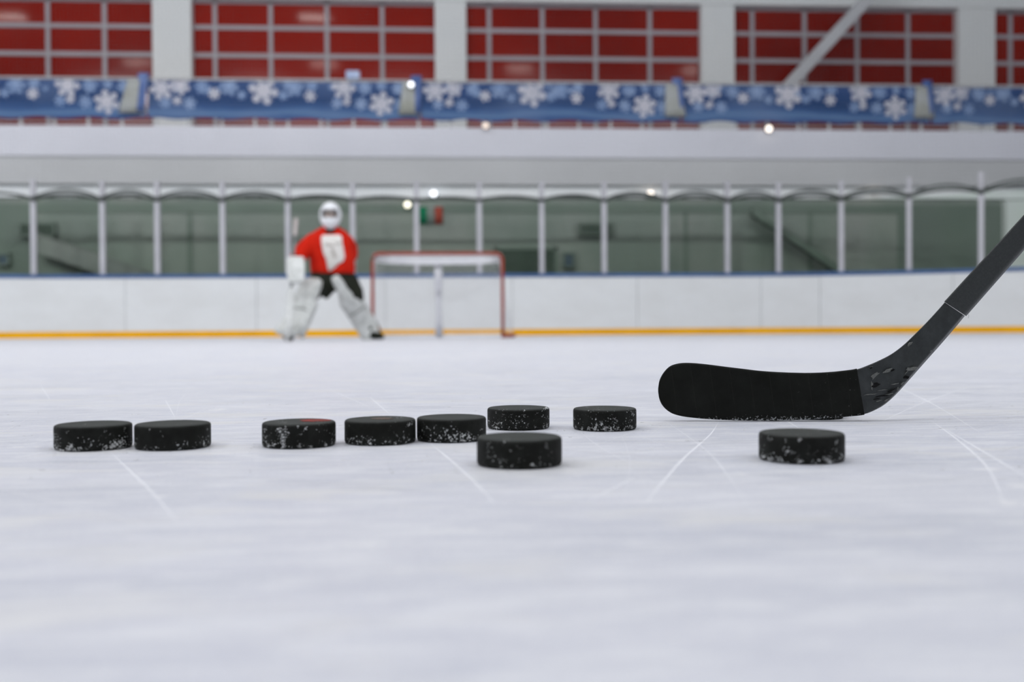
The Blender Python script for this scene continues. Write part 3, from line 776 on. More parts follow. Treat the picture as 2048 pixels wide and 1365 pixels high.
# emblem on the chest, laid on the jersey front
def chest_y(x, z):
    zs = [(.79, .175, 11.90), (.86, .19, 11.89), (1.0, .20, 11.87), (1.13, .195, 11.85), (1.22, .175, 11.85), (1.29, .14, 11.84)]
    for (z0, b0, y0), (z1, b1, y1) in zip(zs, zs[1:]):
        if z0 <= z <= z1:
            u = (z - z0) / (z1 - z0); b = b0 + (b1 - b0) * u; y = y0 + (y1 - y0) * u; break
    else: b, y = .17, 11.86
    k = min(.98, abs(x + 1.415) / .265)
    return y - b * (1 - k ** 2.4) ** (1 / 2.4)
def zx(a, b):   # emblem coordinates: the crest's drawn grid to metres on the chest
    return (-1.414 + (a - 600) * .00132, 1.052 - (b - 515) * .00134)
def decal(bm, pts, lift):
    # triangulated fine so it follows the cloth
    base = [zx(*q) for q in pts]
    vs = [bm.verts.new((x, 0, z)) for x, z in base]
    f = bm.faces.new(vs)
    r_ = bmesh.ops.triangulate(bm, faces=[f])
    for _ in range(3):
        es = list({e for ff in bm.faces for e in ff.edges if e.calc_length() > .02})
        if es: bmesh.ops.subdivide_edges(bm, edges=es, cuts=1, use_grid_fill=True)
    for v in bm.verts: v.co.y = chest_y(v.co.x, v.co.z) - lift
bm = B(); decal(bm, [(528, 400), (545, 386), (690, 384), (706, 400), (708, 440), (720, 510), (727, 575), (712, 612), (680, 630), (642, 632), (622, 650), (612, 690), (582, 690), (578, 655), (588, 622), (566, 590), (545, 540), (533, 470)], .004)
em = part('chest_emblem', bm, m_emb); md = em.modifiers.new('th', 'SOLIDIFY'); md.thickness = .005
em['label'] = 'white crest on the jersey front'
for pts in ([(560, 452), (640, 470), (632, 490), (562, 478)], [(606, 505), (636, 500), (662, 575), (640, 590)], [(650, 455), (694, 448), (696, 462), (656, 474)]):
    bm = B(); decal(bm, pts, .007); e2 = part('crest_bar', bm, m_embg, em); md = e2.modifiers.new('th', 'SOLIDIFY'); md.thickness = .003
# pants
bm = B()
loft(bm, [((-1.405, 11.91, .86), (.235, 0, 0), (0, .165, 0)), ((-1.405, 11.915, .78), (.25, 0, 0), (0, .175, 0)), ((-1.40, 11.91, .68), (.21, 0, 0), (0, .165, 0)), ((-1.42, 11.90, .585), (.10, 0, 0), (0, .12, 0))], n=30)
tube(bm, [(-1.50, 11.92, .78), (-1.57, 11.80, .66), (-1.63, 11.70, .57)], [.14, .135, .12], 20)
tube(bm, [(-1.31, 11.92, .78), (-1.235, 11.93, .66), (-1.165, 11.95, .54), (-1.13, 11.99, .46)], [.14, .145, .125, .09], 20)
tube(bm, [(-1.44, 11.88, .62), (-1.50, 11.86, .50)], [.07, .035], 14)
fuse(part('goalie_pants', bm, m_black))
# leg pads
def pad(top, bot, side, front, toe, w0=.125, w1=.145):
    top, bot = V(top), V(bot); ax = (top - bot); L = ax.length; ax.normalize()
    s = V(side); s = (s - ax * s.dot(ax)).normalized(); f = ax.cross(s).normalized()
    if f.dot(V(front)) < 0: f = -f
    ro = empty('leg_pad'); ro.parent = pe; ro['label'] = 'white goalie leg pad'
    def st(u, w, d, off): return (bot + ax * L * u + f * off, s * w, f * d, 3.2)
    bm = B()
    loft(bm, [st(-.03, .09, .05, .10), st(0, w1 * .95, .065, .075), st(.06, w1, .07, .045), st(.15, w1 * .98, .06, .02), st(.3, w1 * .96, .06, .0), st(.5, w1 * .98, .062, 0), st(.62, w1, .07, .005), st(.70, (w0 + w1) / 2, .07, .005), st(.80, w0 * 1.04, .06, 0), st(.92, w0, .05, -.005), st(.99, w0 * .85, .04, -.01), st(1.02, w0 * .55, .02, -.012)], n=28)
    o = link('pad_face', bm, m_pad); o.data.transform(Matrix.Translation(-PO)); o.parent = ro
    # rolls and breaks
    for u in (.24, .44, .56):
        bm = B(); loft(bm, [(bot + ax * L * (u + du) + f * .012, s * (w1 * .93), f * (.058 if abs(du) < .01 else .05), 3.2) for du in (-.012, 0, .012)], n=28)
        o = link('knee_roll', bm, m_padedge if u in (.44,) else m_pad); o.data.transform(Matrix.Translation(-PO)); o.parent = ro
    bm = B(); loft(bm, [(bot + ax * L * u + s * (w1 * .98) + f * -.02, s * .022, f * .055, 2.5) for u in (.05, .2, .4, .55, .62)], n=14)
    o = link('outer_roll', bm, m_pad); o.data.transform(Matrix.Translation(-PO)); o.parent = ro
    for u in (.18, .36):
        bm = B(); loft(bm, [(bot + ax * L * (u + du) - f * .06, s * (w1 * .8), f * .06, 2.2) for du in (-.012, .012)], n=18)
        o = link('strap', bm, m_strap); o.data.transform(Matrix.Translation(-PO)); o.parent = ro
    return ax, s, f, bot
pad((-1.59, 11.62, .712), (-1.835, 11.28, .05), (1, -.15, .3), (-.1, -1, .1), 1)
pad((-1.365, 11.74, .735), (-.985, 12.18, .065), (1, .2, .3), (.1, -1, .1), 1, .062, .126)
# skates
def skate(x, y, z, yaw, roll):
    ro = empty('skate'); ro.parent = pe; ro.location = V((x, y, z)) - PO; ro.rotation_euler = (0, roll, yaw)
    ro['label'] = 'black goalie skate'
    bm = B(); loft(bm, [((0, .10, .045), (.038, 0, 0), (0, .0, .035), 2.4), ((0, .06, .06), (.042, 0, 0), (0, .0, .05), 2.4), ((0, -.02, .055), (.043, 0, 0), (0, 0, .045), 2.4), ((0, -.12, .045), (.045, 0, 0), (0, 0, .035), 2.4), ((0, -.165, .04), (.03, 0, 0), (0, 0, .022), 2.4)], n=20)
    tube(bm, [(0, .06, .05), (0, .065, .12), (0, .06, .17)], [.045, .045, .048], 16)
    link('boot', bm, m_black, ro)
    bm = B(); box(bm, -.028, .028, -.15, .10, .006, .024); link('cowling', bm, m_gwhite, ro, smooth=False)
    bm = B(); box(bm, -.002, .002, -.16, .12, 0.0, .008); link('blade', bm, m_steel, ro, smooth=False)
skate(-1.865, 11.46, .0, R(20), 0)
skate(-.925, 12.06, .0, R(38), R(-12))
bm = B(); tube(bm, [(-.862, 12.06, .06), (-.868, 12.07, .12), (-.89, 12.10, .155)], .016, 8); part('toe_strap', bm, m_strap)
# mask
mc = V((-1.41, 11.755, 1.465))
mk = empty('goalie_mask'); mk.parent = pe; mk['label'] = 'white goalie mask with wire cage'
bm = B()
NR, NS = 26, 36
rs = []
for i in range(1, NR):
    a = PI * i / NR - PI / 2; z = math.sin(a); ring = []
    for k in range(NS):
        b = 2 * PI * k / NS; x, y = math.cos(a) * math.cos(b), math.cos(a) * math.sin(b)
        fx = .128; fy = .15; fz = .155
        if z < 0: fx *= 1 - .22 * z * z; 
        yy = y * fy
        if z < -.2 and y < 0: yy -= .03 * (-z)          # chin guard juts forward
        ring.append(mc + V((x * fx, yy, z * fz - (.02 if z < -.3 and y < 0 else 0))))
    rs.append(ring)
vr = [[bm.verts.new(p_) for p_ in r] for r in rs]
for i in range(NR - 2):
    for k in range(NS):
        j = (k + 1) % NS; c_ = (rs[i][k] + rs[i + 1][j]) / 2 - mc
        if c_.y < -.04 and -.036 < c_.z < .056 and abs(c_.x) < .092: continue   # face opening
        bm.faces.new((vr[i][k], vr[i][j], vr[i + 1][j], vr[i + 1][k]))
tpv = bm.verts.new(mc + V((0, 0, .155)))
for k in range(NS): bm.faces.new((tpv, vr[-1][k], vr[-1][(k + 1) % NS]))
sh = link('shell', bm, m_mask); sh.data.transform(Matrix.Translation(-PO)); sh.parent = mk
md = sh.modifiers.new('th', 'SOLIDIFY'); md.thickness = .008; md.offset = -1
bm = B()
for x in (-.06, -.03, 0, .03, .06):
    tube(bm, [mc + V((x, -.135 + abs(x) * .5, .06)), mc + V((x, -.168 + abs(x) * .5, .0)), mc + V((x, -.165 + abs(x) * .5, -.05))], .003, 6)
for z in (.03, -.005, -.035):
    tube(bm, [mc + V((x, -.164 + abs(x) * .5 + (.012 if z > .02 else 0), z)) for x in (-.085, -.05, 0, .05, .085)], .003, 6)
cg = link('cage', bm, m_cage); cg.data.transform(Matrix.Translation(-PO)); cg.parent = mk
for sx in (-1, 1):
    bm = B(); ball(bm, (-1.41 + sx * .031, 11.678, 1.475), .013, .010, .009, 12, 8); part('eye', bm, m_eye)
    bm = B(); tube(bm, [(-1.41 + sx * .014, 11.668, 1.494), (-1.41 + sx * .034, 11.666, 1.499), (-1.41 + sx * .052, 11.676, 1.493)], [.004, .005, .003], 6); part('eyebrow', bm, m_brow)
# blocker (stick hand): board + glove
bl = empty('blocker_glove'); bl.parent = pe; bl['label'] = 'white rectangular blocker glove'
bm = B(); ax = V((.06, -.36, -1)).normalized(); s_ = V((1, -.05, 0)).normalized(); f_ = s_.cross(ax).normalized(); cc = V((-1.74, 11.256, .80))
loft(bm, [(cc + ax * q + f_ * (.02 * (abs(q) > .15)), s_ * w_, f_ * .018, 4.0) for q, w_ in ((-.165, .07), (-.155, .09), (-.1, .10), (0, .10), (.1, .095), (.14, .085), (.155, .06))], n=28)
o = link('board', bm, m_pad); o.data.transform(Matrix.Translation(-PO)); o.parent = bl
bm = B(); loft(bm, [((-1.772, 11.675, .975), (.078, 0, 0), (0, .045, .066)), ((-1.785, 11.60, .925), (.072, 0, 0), (0, .045, .064)), ((-1.80, 11.51, .862), (.062, 0, 0), (0, .04, .062)), ((-1.804, 11.44, .81), (.056, 0, 0), (0, .03, .06)), ((-1.802, 11.395, .79), (.04, 0, 0), (0, .012, .05))], n=20)
for k in range(4):
    z = .83 - .03 * k; yo = (z - .82) * .37; tube(bm, [(-1.775, 11.46, z), (-1.748, 11.38 + yo, z - .003), (-1.750, 11.310 + yo, z - .006), (-1.790, 11.290 + yo, z - .008), (-1.824, 11.312 + yo, z - .009)], [.014, .0135, .013, .012, .010], 10)
tube(bm, [(-1.83, 11.50, .87), (-1.838, 11.40, .87), (-1.830, 11.352, .865)], [.017, .015, .012], 10)
o = link('glove', bm, m_pad); o.data.transform(Matrix.Translation(-PO)); o.parent = bl
# catching glove
cgv = empty('catching_glove'); cgv.parent = pe; cgv['label'] = 'white catching glove'
bm = B()
loft(bm, [((-1.125, 11.86, .985), (.05, 0, .01), (0, .05, .0)), ((-1.125, 11.82, .94), (.06, 0, .01), (0, .06, 0)), ((-1.128, 11.80, .89), (.055, 0, 0), (0, .09, 0)), ((-1.13, 11.80, .83), (.045, 0, 0), (0, .11, 0)), ((-1.13, 11.80, .78), (.03, 0, 0), (0, .08, 0))], n=22)
for k in range(4): tube(bm, [(-1.13, 11.73 + .045 * k, .84), (-1.14, 11.72 + .05 * k, .79), (-1.155, 11.73 + .047 * k, .755)], [.022, .022, .014], 10)
tube(bm, [(-1.14, 11.74, .90), (-1.17, 11.70, .86), (-1.18, 11.70, .82)], [.024, .022, .015], 10)
o = link('mitt', bm, m_pad); o.data.transform(Matrix.Translation(V((-.072, .14, .0)) - PO)); o.parent = cgv
bm = B(); tube(bm, [(-1.125, 11.87 + .055 * math.cos(a), .985 + .0 * a) if False else (-1.125 + .056 * math.cos(a), 11.855 + .056 * math.sin(a), .975) for a in [k * PI / 8 for k in range(17)]], .012, 8)
o = link('cuff', bm, m_padedge); o.data.transform(Matrix.Translation(V((-.072, .14, .0)) - PO)); o.parent = cgv
# goalie stick
A, Bp = V((-1.778, 11.55, 1.40)), V((-1.80, 11.05, .06))
gs = empty('goalie_stick', (Bp.x, Bp.y, 0)); tag(gs, "white goalie stick held upright in the goalie's blocker hand", 'hockey stick')
GO = V((Bp.x, Bp.y, 0))
def gpart(name, bm, m_, **kw):
    o = link(name, bm, m_, **kw); o.data.transform(Matrix.Translation(-GO)); o.parent = gs; return o
dr = (Bp - A).normalized(); L = (Bp - A).length; sd = V((1, .1, 0)); sd = (sd - dr * sd.dot(dr)).normalized(); fd = sd.cross(dr)
bm = B(); loft(bm, [(A + dr * L * u, sd * .016, fd * .011, 4) for u in (.10, .3, .61)], n=16); gpart('shaft', bm, m_stickd)
bm = B(); loft(bm, [(A + dr * L * u, sd * w_, fd * .015, 3) for u, w_ in ((0, .022), (.015, .026), (.05, .024), (.14, .024), (.15, .018))], n=16); gpart('butt_tape', bm, m_butt)
bm = B(); loft(bm, [(A + dr * L * u, sd * w_, fd * .012, 4) for u, w_ in ((.60, .016), (.64, .036), (.68, .042), (.9, .042), (1.0, .045))], n=20); gpart('paddle', bm, m_stickw)
bm = B(); loft(bm, [(Bp + V((dx, dy, -.012 + dz)), V((0, .0, .045 - abs(dy) * .02)), V((.012, .0, 0)), 3.5) for dx, dy, dz in ((0, .035, .01), (0, 0, 0), (.005, -.08, -.004), (.02, -.18, -.004), (.03, -.26, .0), (.033, -.275, .004))], n=18); gpart('blade', bm, m_stickw)

# ------------------------------------------------------------------ hockey stick in the foreground
ST = [(0.2681, 1.2868, 0.0415, 0.2681, 1.2868, 0.0389), (0.2695, 1.2867, 0.0505, 0.2693, 1.2864, 0.0304), (0.2723, 1.2861, 0.0576, 0.2721, 1.2857, 0.0232), (0.2767, 1.2853, 0.0643, 0.2764, 1.2848, 0.0175),
 (0.2821, 1.2843, 0.0697, 0.2817, 1.2836, 0.013), (0.2886, 1.283, 0.0728, 0.2882, 1.2823, 0.0097), (0.2994, 1.2809, 0.0748, 0.299, 1.2801, 0.0069), (0.3145, 1.2781, 0.0745, 0.314, 1.2773, 0.005),
 (0.3317, 1.275, 0.0727, 0.3312, 1.2742, 0.0035), (0.3532, 1.2714, 0.0698, 0.3528, 1.2706, 0.0025), (0.3747, 1.2681, 0.0671, 0.3743, 1.2673, 0.0018), (0.3963, 1.2651, 0.0644, 0.3959, 1.2643, 0.0016),
 (0.4179, 1.2623, 0.0628, 0.4175, 1.2616, 0.0014), (0.4395, 1.2599, 0.0618, 0.4391, 1.2592, 0.0021), (0.4612, 1.2578, 0.0615, 0.4608, 1.2571, 0.0033), (0.483, 1.256, 0.0623, 0.4827, 1.2553, 0.0048),
 (0.5049, 1.2545, 0.0643, 0.5079, 1.2536, 0.0066), (0.5203, 1.2536, 0.0665, 0.5294, 1.2523, 0.0089), (0.5358, 1.2527, 0.0719, 0.5453, 1.2515, 0.0152), (0.549, 1.252, 0.0773, 0.5586, 1.2534, 0.0227),
 (0.5666, 1.2558, 0.0848, 0.5751, 1.2573, 0.0359), (0.5844, 1.2601, 0.0956, 0.5938, 1.2618, 0.0537), (0.5998, 1.2637, 0.1077, 0.6124, 1.2662, 0.0719), (0.6205, 1.2686, 0.1254, 0.6372, 1.272, 0.0957),
 (0.6362, 1.2722, 0.14, 0.66, 1.2773, 0.1181), (0.6488, 1.2752, 0.1523, 0.6773, 1.2813, 0.1358)]
TH = [3, 3.2, 3.3, 3.4, 3.5, 3.6, 3.7, 3.8, 3.9, 4, 4.1, 4.2, 4.3, 4.4, 4.6, 4.8, 5.2, 5.8, 6.5, 7.2, 8, 8.8, 9.4, 9.8, 10, 10]
def dense(L, T, n=4):
    out, th = [], []
    for i in range(len(L) - 1):
        a, b, c_, d = (L[max(i - 1, 0)], L[i], L[i + 1], L[min(i + 2, len(L) - 1)])
        for k in range(n):
            u = k / n
            out.append(tuple(.5 * (2 * q[1] + (q[2] - q[0]) * u + (2 * q[0] - 5 * q[1] + 4 * q[2] - q[3]) * u * u + (3 * q[1] - q[0] - 3 * q[2] + q[3]) * u ** 3) for q in zip(a, b, c_, d)))
            th.append(T[i] + (T[i + 1] - T[i]) * u)
    return out + [L[-1]], th + [T[-1]]
ST0, TH0 = ST, TH
ST, TH = dense(ST, TH)
SB = V((.45, 1.262, 0))
hs = empty('hockey_stick', SB); tag(hs, 'black hockey stick with taped curved blade resting on the ice', 'hockey stick')
def rrect(c, u, v, r, n=4):
    """rounded rectangle ring with half sides u, v (vectors) and corner radius r"""
    c, u, v = V(c), V(u), V(v); lu, lv = u.length, v.length; r = min(r, lu * .95, lv * .95); uu, vv = u / lu, v / lv; out = []
    for q, (su, sv) in enumerate(((1, 1), (-1, 1), (-1, -1), (1, -1))):
        cc = c + uu * su * (lu - r) + vv * sv * (lv - r)
        for k in range(n + 1):
            a = PI / 2 * (q + k / n); out.append(cc + uu * r * math.cos(a) + vv * r * math.sin(a))
    return out
def stick_ring(s, th, grow=0.0, cr=None):
    a, b = V(s[:3]), V(s[3:]); c_ = (a + b) / 2; u = (a - b) / 2; l = u.length; u = u.normalized() * (l + grow)
    # thickness direction: mostly away from the viewer, square to the face
    f = ((c_ - V((0, 0, .121))).normalized() - u.normalized() * (.0 if th < 5 else .2 * min(1, (th - 5) / 4))).normalized() * (th * .001 + grow)
    return rrect(c_ - SB, u, f, (cr or .0022) + grow)
def flat_shade(o):
    md = o.modifiers.new('wn', 'WEIGHTED_NORMAL'); md.keep_sharp = True; md.weight = 100
    return o
bm = B(); rings(bm, [stick_ring(s, t_) for s, t_ in zip(ST, TH)])
blade = flat_shade(link('blade', bm, m_comp, hs, sharp=60))
# tape: up to the slanted edge
i_end = 17 * 4
bm = B(); rings(bm, [stick_ring(s, t_, .0009) for s, t_ in zip(ST[:i_end + 1], TH)])
bt_ = flat_shade(link('blade_tape', bm, m_tape, hs, sharp=60)); bt_['label'] = 'matte black cloth tape around the blade'
S2 = [(0.6482, 1.2751, 0.1529, 0.6789, 1.2817, 0.1356), (0.6866, 1.2839, 0.189, 0.7177, 1.2905, 0.1732), (0.7338, 1.2946, 0.233, 0.7622, 1.3004, 0.2166), (0.7721, 1.3031, 0.2693, 0.7992, 1.3086, 0.2525)]
a0, a1 = (V(S2[0][:3]) + V(S2[0][3:])) / 2, (V(S2[3][:3]) + V(S2[3][3:])) / 2
dr = (a1 - a0).normalized()
for q in (.3, .7, 1.1):
    S2.append(tuple(V(S2[3][:3]) + dr * q) + tuple(V(S2[3][3:]) + dr * q))
bm = B(); rings(bm, [stick_ring(s, 10.4, .0007, .004) for s in S2])
flat_shade(link('shaft', bm, m_shaft, hs, sharp=60))
# chips knocked out of the heel
rnd = random.Random(3)
chips = [('c', .5401, .0587, .012, .0045, 40), ('c', .5574, .0649, .011, .003, 20), ('c', .5925, .0671, .013, .004, 8), ('c', .5894, .0986, .007, .0022, 35), ('c', .6215, .0895, .003, .0012, 10), ('c', .5352, .069, .006, .0015, 20),
         ('d', .5842, .0559, .007, .004, 10), ('d', .5414, .0462, .009, .0045, 15), ('d', .5647, .0655, .006, .0018, 25), ('d', .5352, .0689, .005, .002, 10), ('c', .5365, .046, .002, .009, 5),
         ('c', .5364, .0347, .014, .0012, 4), ('d', .5491, .0325, .016, .0014, 6), ('c', .5600, .0350, .010, .0012, 12), ('c', .5686, .0476, .009, .0012, 10), ('d', .5620, .0390, .010, .001, 25), ('c', .5555, .0270, .006, .0018, 30),
         ('c', .5448, .0262, .009, .0010, 12), ('c', .5784, .0481, .005, .0016, 40), ('c', .585, .0620, .007, .0010, 45), ('d', .5430, .0290, .007, .0012, 10), ('c', .5500, .0400, .010, .0009, 5), ('c', .572, .0415, .004, .0018, 60)]
def face_y(x, z):
    # front of the composite at this place
    best = min(range(17, len(ST0)), key=lambda i: ((ST0[i][0] + ST0[i][3]) / 2 - x) ** 2 + ((ST0[i][2] + ST0[i][5]) / 2 - z) ** 2)
    cand = []
    for i in range(16, len(ST0)):
        for k in range(11):
            u = k / 10; p_ = V(ST0[i][:3]).lerp(V(ST0[i][3:]), u); cand.append(((p_.x - x) ** 2 + (p_.z - z) ** 2, p_.y, TH0[i]))
    cand.sort(); w = [(1 / (c_[0] + 1e-7), c_[1] - c_[2] * .001) for c_ in cand[:4]]
    return sum(a * b for a, b in w) / sum(a for a, b in w)
for kind, m_ in (('c', m_chip), ('d', m_chipd)):
    for (k, x, z, rx, rz, ang) in chips:
        if k != kind: continue
        bm = B(); n = 11; fr = []; y = face_y(x, z)
        for j in range(n):
            a = 2 * PI * j / n; rr = rnd.uniform(.5, 1.15); ux, uz = rx * .66 * rr * math.cos(a), rz * .66 * rr * math.sin(a)
            ca, sa = math.cos(R(ang)), math.sin(R(ang)); xx, zz = x + ux * ca - uz * sa, z + ux * sa + uz * ca
            fr.append(V((xx, y, zz)) - SB)
        rings(bm, [[p_ + V((0, -.0006, 0)) for p_ in fr], [p_ + V((0, .0025, 0)) for p_ in fr]])
        o = link('chip', bm, m_, blade, smooth=False)
bm = B(); q0 = V(S2[0][3:]) - SB
tube(bm, [q0 + V((.000, -.008, .002)), q0 + V((-.0005, -.010, -.001)), q0 + V((-.0015, -.0105, -.0025)), q0 + V((-.001, -.0105, -.0038))], .00015, 5); link('loose_thread', bm, m_comp, hs)

# ------------------------------------------------------------------ pucks
PR, PH = .0381, .0254
prof = [(0.0, 0.0), (PR - .006, 0.0), (PR - .0022, .0003), (PR - .0007, .0012), (PR - .0001, .0028), (PR, .0045), (PR, .012), (PR, PH - .0045), (PR - .0001, PH - .0028), (PR - .0007, PH - .0012), (PR - .0022, PH - .0003), (PR - .0045, PH), (PR * .72, PH - .0002), (PR * .3, PH - .0002), (0.0, PH - .0002)]
def puck_mesh():
    bm = B(); n = 96
    vr = []
    for r_, z in prof:
        vr.append([bm.verts.new((0, 0, z))] if r_ == 0 else [bm.verts.new((r_ * math.cos(2 * PI * k / n), r_ * math.sin(2 * PI * k / n), z)) for k in range(n)])
    for a, b in zip(vr, vr[1:]):
        for k in range(n):
            j = (k + 1) % n
            if len(a) == 1: bm.faces.new((a[0], b[j], b[k]))
            elif len(b) == 1: bm.faces.new((a[k], a[j], b[0]))
            else: bm.faces.new((a[k], a[j], b[j], b[k]))
    return bm
P0 = link('hockey_puck', puck_mesh(), m_puck)
plist = [  # x, y, snow amount, label, snow clumps: (u across face, height 0-1, size mm, how many)
 (-.3741, 1.0613, .45, 'leftmost black hockey puck with two white snow clumps low on its side', [(-.56, .22, 2.6, 10), (-.62, .12, 2.0, 8), (-.85, .06, 2, 8), (.45, .18, 2.8, 16), (.62, .25, 2.8, 14), (.30, .12, 2.4, 10), (.72, .34, 2.4, 8), (.78, .82, 1.2, 6), (.28, .78, 1.2, 4), (-.66, .80, 1.0, 4), (.40, .65, .8, 5)]),
 (-.2917, 1.0575, .36, 'plain black hockey puck almost touching the leftmost puck', [(.80, .10, .9, 8), (.88, .75, .8, 5), (-.60, .86, 1.0, 3), (.55, .06, .9, 4)]),
 (-.1618, 1.0594, .52, 'black hockey puck with red mark on top and white snow smear', [(-.42, .55, 2.0, 12), (-.42, .35, 2.0, 12), (-.43, .18, 2.1, 12), (-.45, .75, 2.0, 10), (-.36, .85, 1.6, 7), (-.55, .78, 1.6, 6), (-.30, .68, 1.4, 5), (-.66, .20, 1.8, 7), (-.80, .14, 1.7, 8), (-.90, .72, 1.6, 6), (.18, .84, 1.5, 6), (.05, .62, 1.2, 4), (.70, .12, 1.4, 16), (.30, .08, 1.3, 16), (.0, .10, 1.3, 12)]),
 (-.0782, 1.079, .46, 'black hockey puck touching its neighbour, left one of the touching pair', [(-.28, .10, 2.0, 8), (.06, .14, 1.3, 3), (.40, .07, 1.5, 5), (.78, .80, 1.5, 6), (.86, .85, 1.5, 5), (.45, .42, .9, 8), (.65, .30, .9, 16), (.80, .20, .9, 10)]),
 (-.0015, 1.0965, .34, 'black hockey puck of the touching pair, partly behind the nearest middle puck', [(-.68, .62, 1.5, 4), (-.60, .12, 1.5, 3), (.0, .18, 1.6, 4), (.30, .10, 1.8, 6), (.50, .28, 1.9, 6), (.62, .14, 1.8, 7), (.80, .20, 1.6, 6), (.85, .50, 1.3, 4)]),
 (.0803, 1.2169, .46, 'black hockey puck with nicked top edge, behind the nearest middle puck', [(-.70, .12, 1.6, 10), (-.80, .20, 1.3, 8), (-.68, .30, 1.1, 8), (.18, .72, 1.1, 7), (.02, .40, .7, 8), (.28, .28, .9, 6), (.52, .16, .9, 8), (.80, .12, 1.3, 10), (.60, .80, 1.0, 4), (-.70, .82, .9, 5), (.75, .62, .7, 5)]),
 (.1832, 1.1933, .52, 'black hockey puck with snow-caked bottom edge, standing left of the blade toe', [(-.9, .15, 1.2, 10), (-.7, .10, 1.3, 14), (-.5, .12, 1.5, 16), (-.3, .14, 1.6, 18), (-.25, .30, 1.3, 12), (-.1, .38, 1.1, 12), (0, .14, 1.5, 16), (.2, .12, 1.6, 16), (.4, .14, 1.3, 14), (.6, .10, 1.1, 12), (.85, .14, 1.1, 12), (.30, .60, 1.0, 8), (.38, .50, 1.0, 8), (-.95, .5, .9, 8)]),
 (.0593, .8885, .34, 'nearest middle black hockey puck, slightly blurred with clean sides', [(-.72, .78, 1.3, 3), (.62, .80, 1.3, 5), (.70, .12, .9, 5), (-.40, .32, .8, 5), (-.3, .3, .8, 4), (-.72, .38, .9, 4)]),
 (.3187, .8937, .48, 'black hockey puck alone at right in front of the taped blade', [(-.72, .10, 2.0, 14), (-.88, .16, 1.8, 10), (-.35, .46, 1.8, 6), (-.18, .45, 1.5, 5), (-.05, .12, 1.8, 8), (-.05, .84, 1.5, 6), (-.35, .84, 1.3, 3), (.62, .10, 2.1, 12), (.52, .24, 1.5, 6), (.75, .55, 1.2, 4), (.80, .75, 1.2, 4), (-.72, .84, 1.4, 4)]),
 (.4836, 1.3085, .5, 'black hockey puck mostly hidden behind the taped stick blade', []),
]
BIG = {0: [(-.57, .20, 1.9), (-.54, .26, 1.5), (-.60, .14, 1.2), (.50, .15, 1.8), (.42, .12, 1.5), (.46, .22, 1.4), (.58, .20, 1.7), (.66, .25, 1.4), (.72, .30, 1.2), (.62, .33, 1.1), (-.82, .06, 1.3), (-.75, .05, 1.2)],
       2: [(-.42, .12, 1.3), (-.42, .24, 1.3), (-.43, .36, 1.3), (-.42, .48, 1.3), (-.43, .60, 1.2), (-.50, .70, 1.3), (-.36, .72, 1.1), (-.56, .82, 1.2), (-.64, .20, 1.3), (-.80, .12, 1.2), (.16, .82, 1.1), (.72, .12, 1.1), (-.28, .68, 1.0)],
       3: [(-.28, .10, 1.4), (.42, .06, 1.0), (.80, .80, 1.0)], 4: [(.34, .10, 1.2), (.02, .18, 1.0), (.52, .2, 1.2)], 5: [(-.70, .12, 1.1), (-.62, .10, .9)], 6: [(-.3, .12, 1.0), (-.1, .30, .9), (.2, .10, 1.0)],
       8: [(-.74, .10, 1.5), (-.86, .14, 1.3), (-.30, .46, 1.3), (.62, .10, 1.6), (.56, .18, 1.2), (-.05, .84, 1.1), (-.02, .12, 1.2)]}
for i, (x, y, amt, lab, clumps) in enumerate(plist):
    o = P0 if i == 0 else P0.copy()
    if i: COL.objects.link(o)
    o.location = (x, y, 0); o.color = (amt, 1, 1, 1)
    tag(o, lab, 'hockey puck', 'hockey pucks on the ice')
    if clumps:
        rnd = random.Random(100 + i); bm = B()
        vx, vy = -V((x, y, 0)).normalized().x, -V((x, y, 0)).normalized().y     # towards the viewer
        rx, ry = -vy, vx                                                        # to the right as seen in front
        sd_ = 0
        for u, h_, size, cnt in clumps:
            for k in range(int(cnt * 2.2)):
                uu = max(-.985, min(.985, u + rnd.gauss(0, .018 * size))); hh = max(.02, min(.95, h_ + rnd.gauss(0, .032 * size)))
                c_ = math.sqrt(1 - uu * uu); dx, dy = vx * c_ + rx * uu, vy * c_ + ry * uu
                rr = size * .001 * rnd.uniform(.10, .32)
                sd_ += 1
                lump(bm, (dx * (PR + rr * .05), dy * (PR + rr * .05), hh * PH), rr, (1, 1, .9), seed=i * 1000 + sd_)
        for u, h_, size in BIG.get(i, []):
            c_ = math.sqrt(1 - u * u); dx, dy = vx * c_ + rx * u, vy * c_ + ry * u; sd_ += 1
            lump(bm, (dx * (PR - size * .0003), dy * (PR - size * .0003), h_ * PH), size * .001, (1, 1, .85), seed=i * 1000 + sd_)
        cr = link('snow_crust', bm, m_crust, o, smooth=True); cr['kind'] = 'stuff'
    if i in (2, 3):
        bm = B(); n = 20
        cx_, cy_, ra_, rb_ = (.016, .008, .0165, .014) if i == 2 else (.002, .002, .012, .012)
        fr = [V((cx_ + ra_ * math.cos(2 * PI * k / n) * (1 + .1 * math.sin(5 * k)), cy_ + rb_ * math.sin(2 * PI * k / n) * (1 + .08 * math.cos(3 * k)), PH)) for k in range(n)]
        rings(bm, [[p_ + V((0, 0, -.0006)) for p_ in fr], [p_ + V((0, 0, .00015)) for p_ in fr]])
        pr_ = link('top_print', bm, m_puckred if i == 2 else m_puckbrown, o, smooth=False); pr_['label'] = 'red mark on the puck top' if i == 2 else 'faded tan mark on the puck top'
    if i == 5:  # raised nick of rubber on the top rim
        bm = B(); tube(bm, [(.026, -.0285, PH - .003), (.033, -.0195, PH + .0002), (.0362, -.0125, PH - .0012)], [.0010, .0016, .0007], 8); link('nicked_rim', bm, m_puck, o)
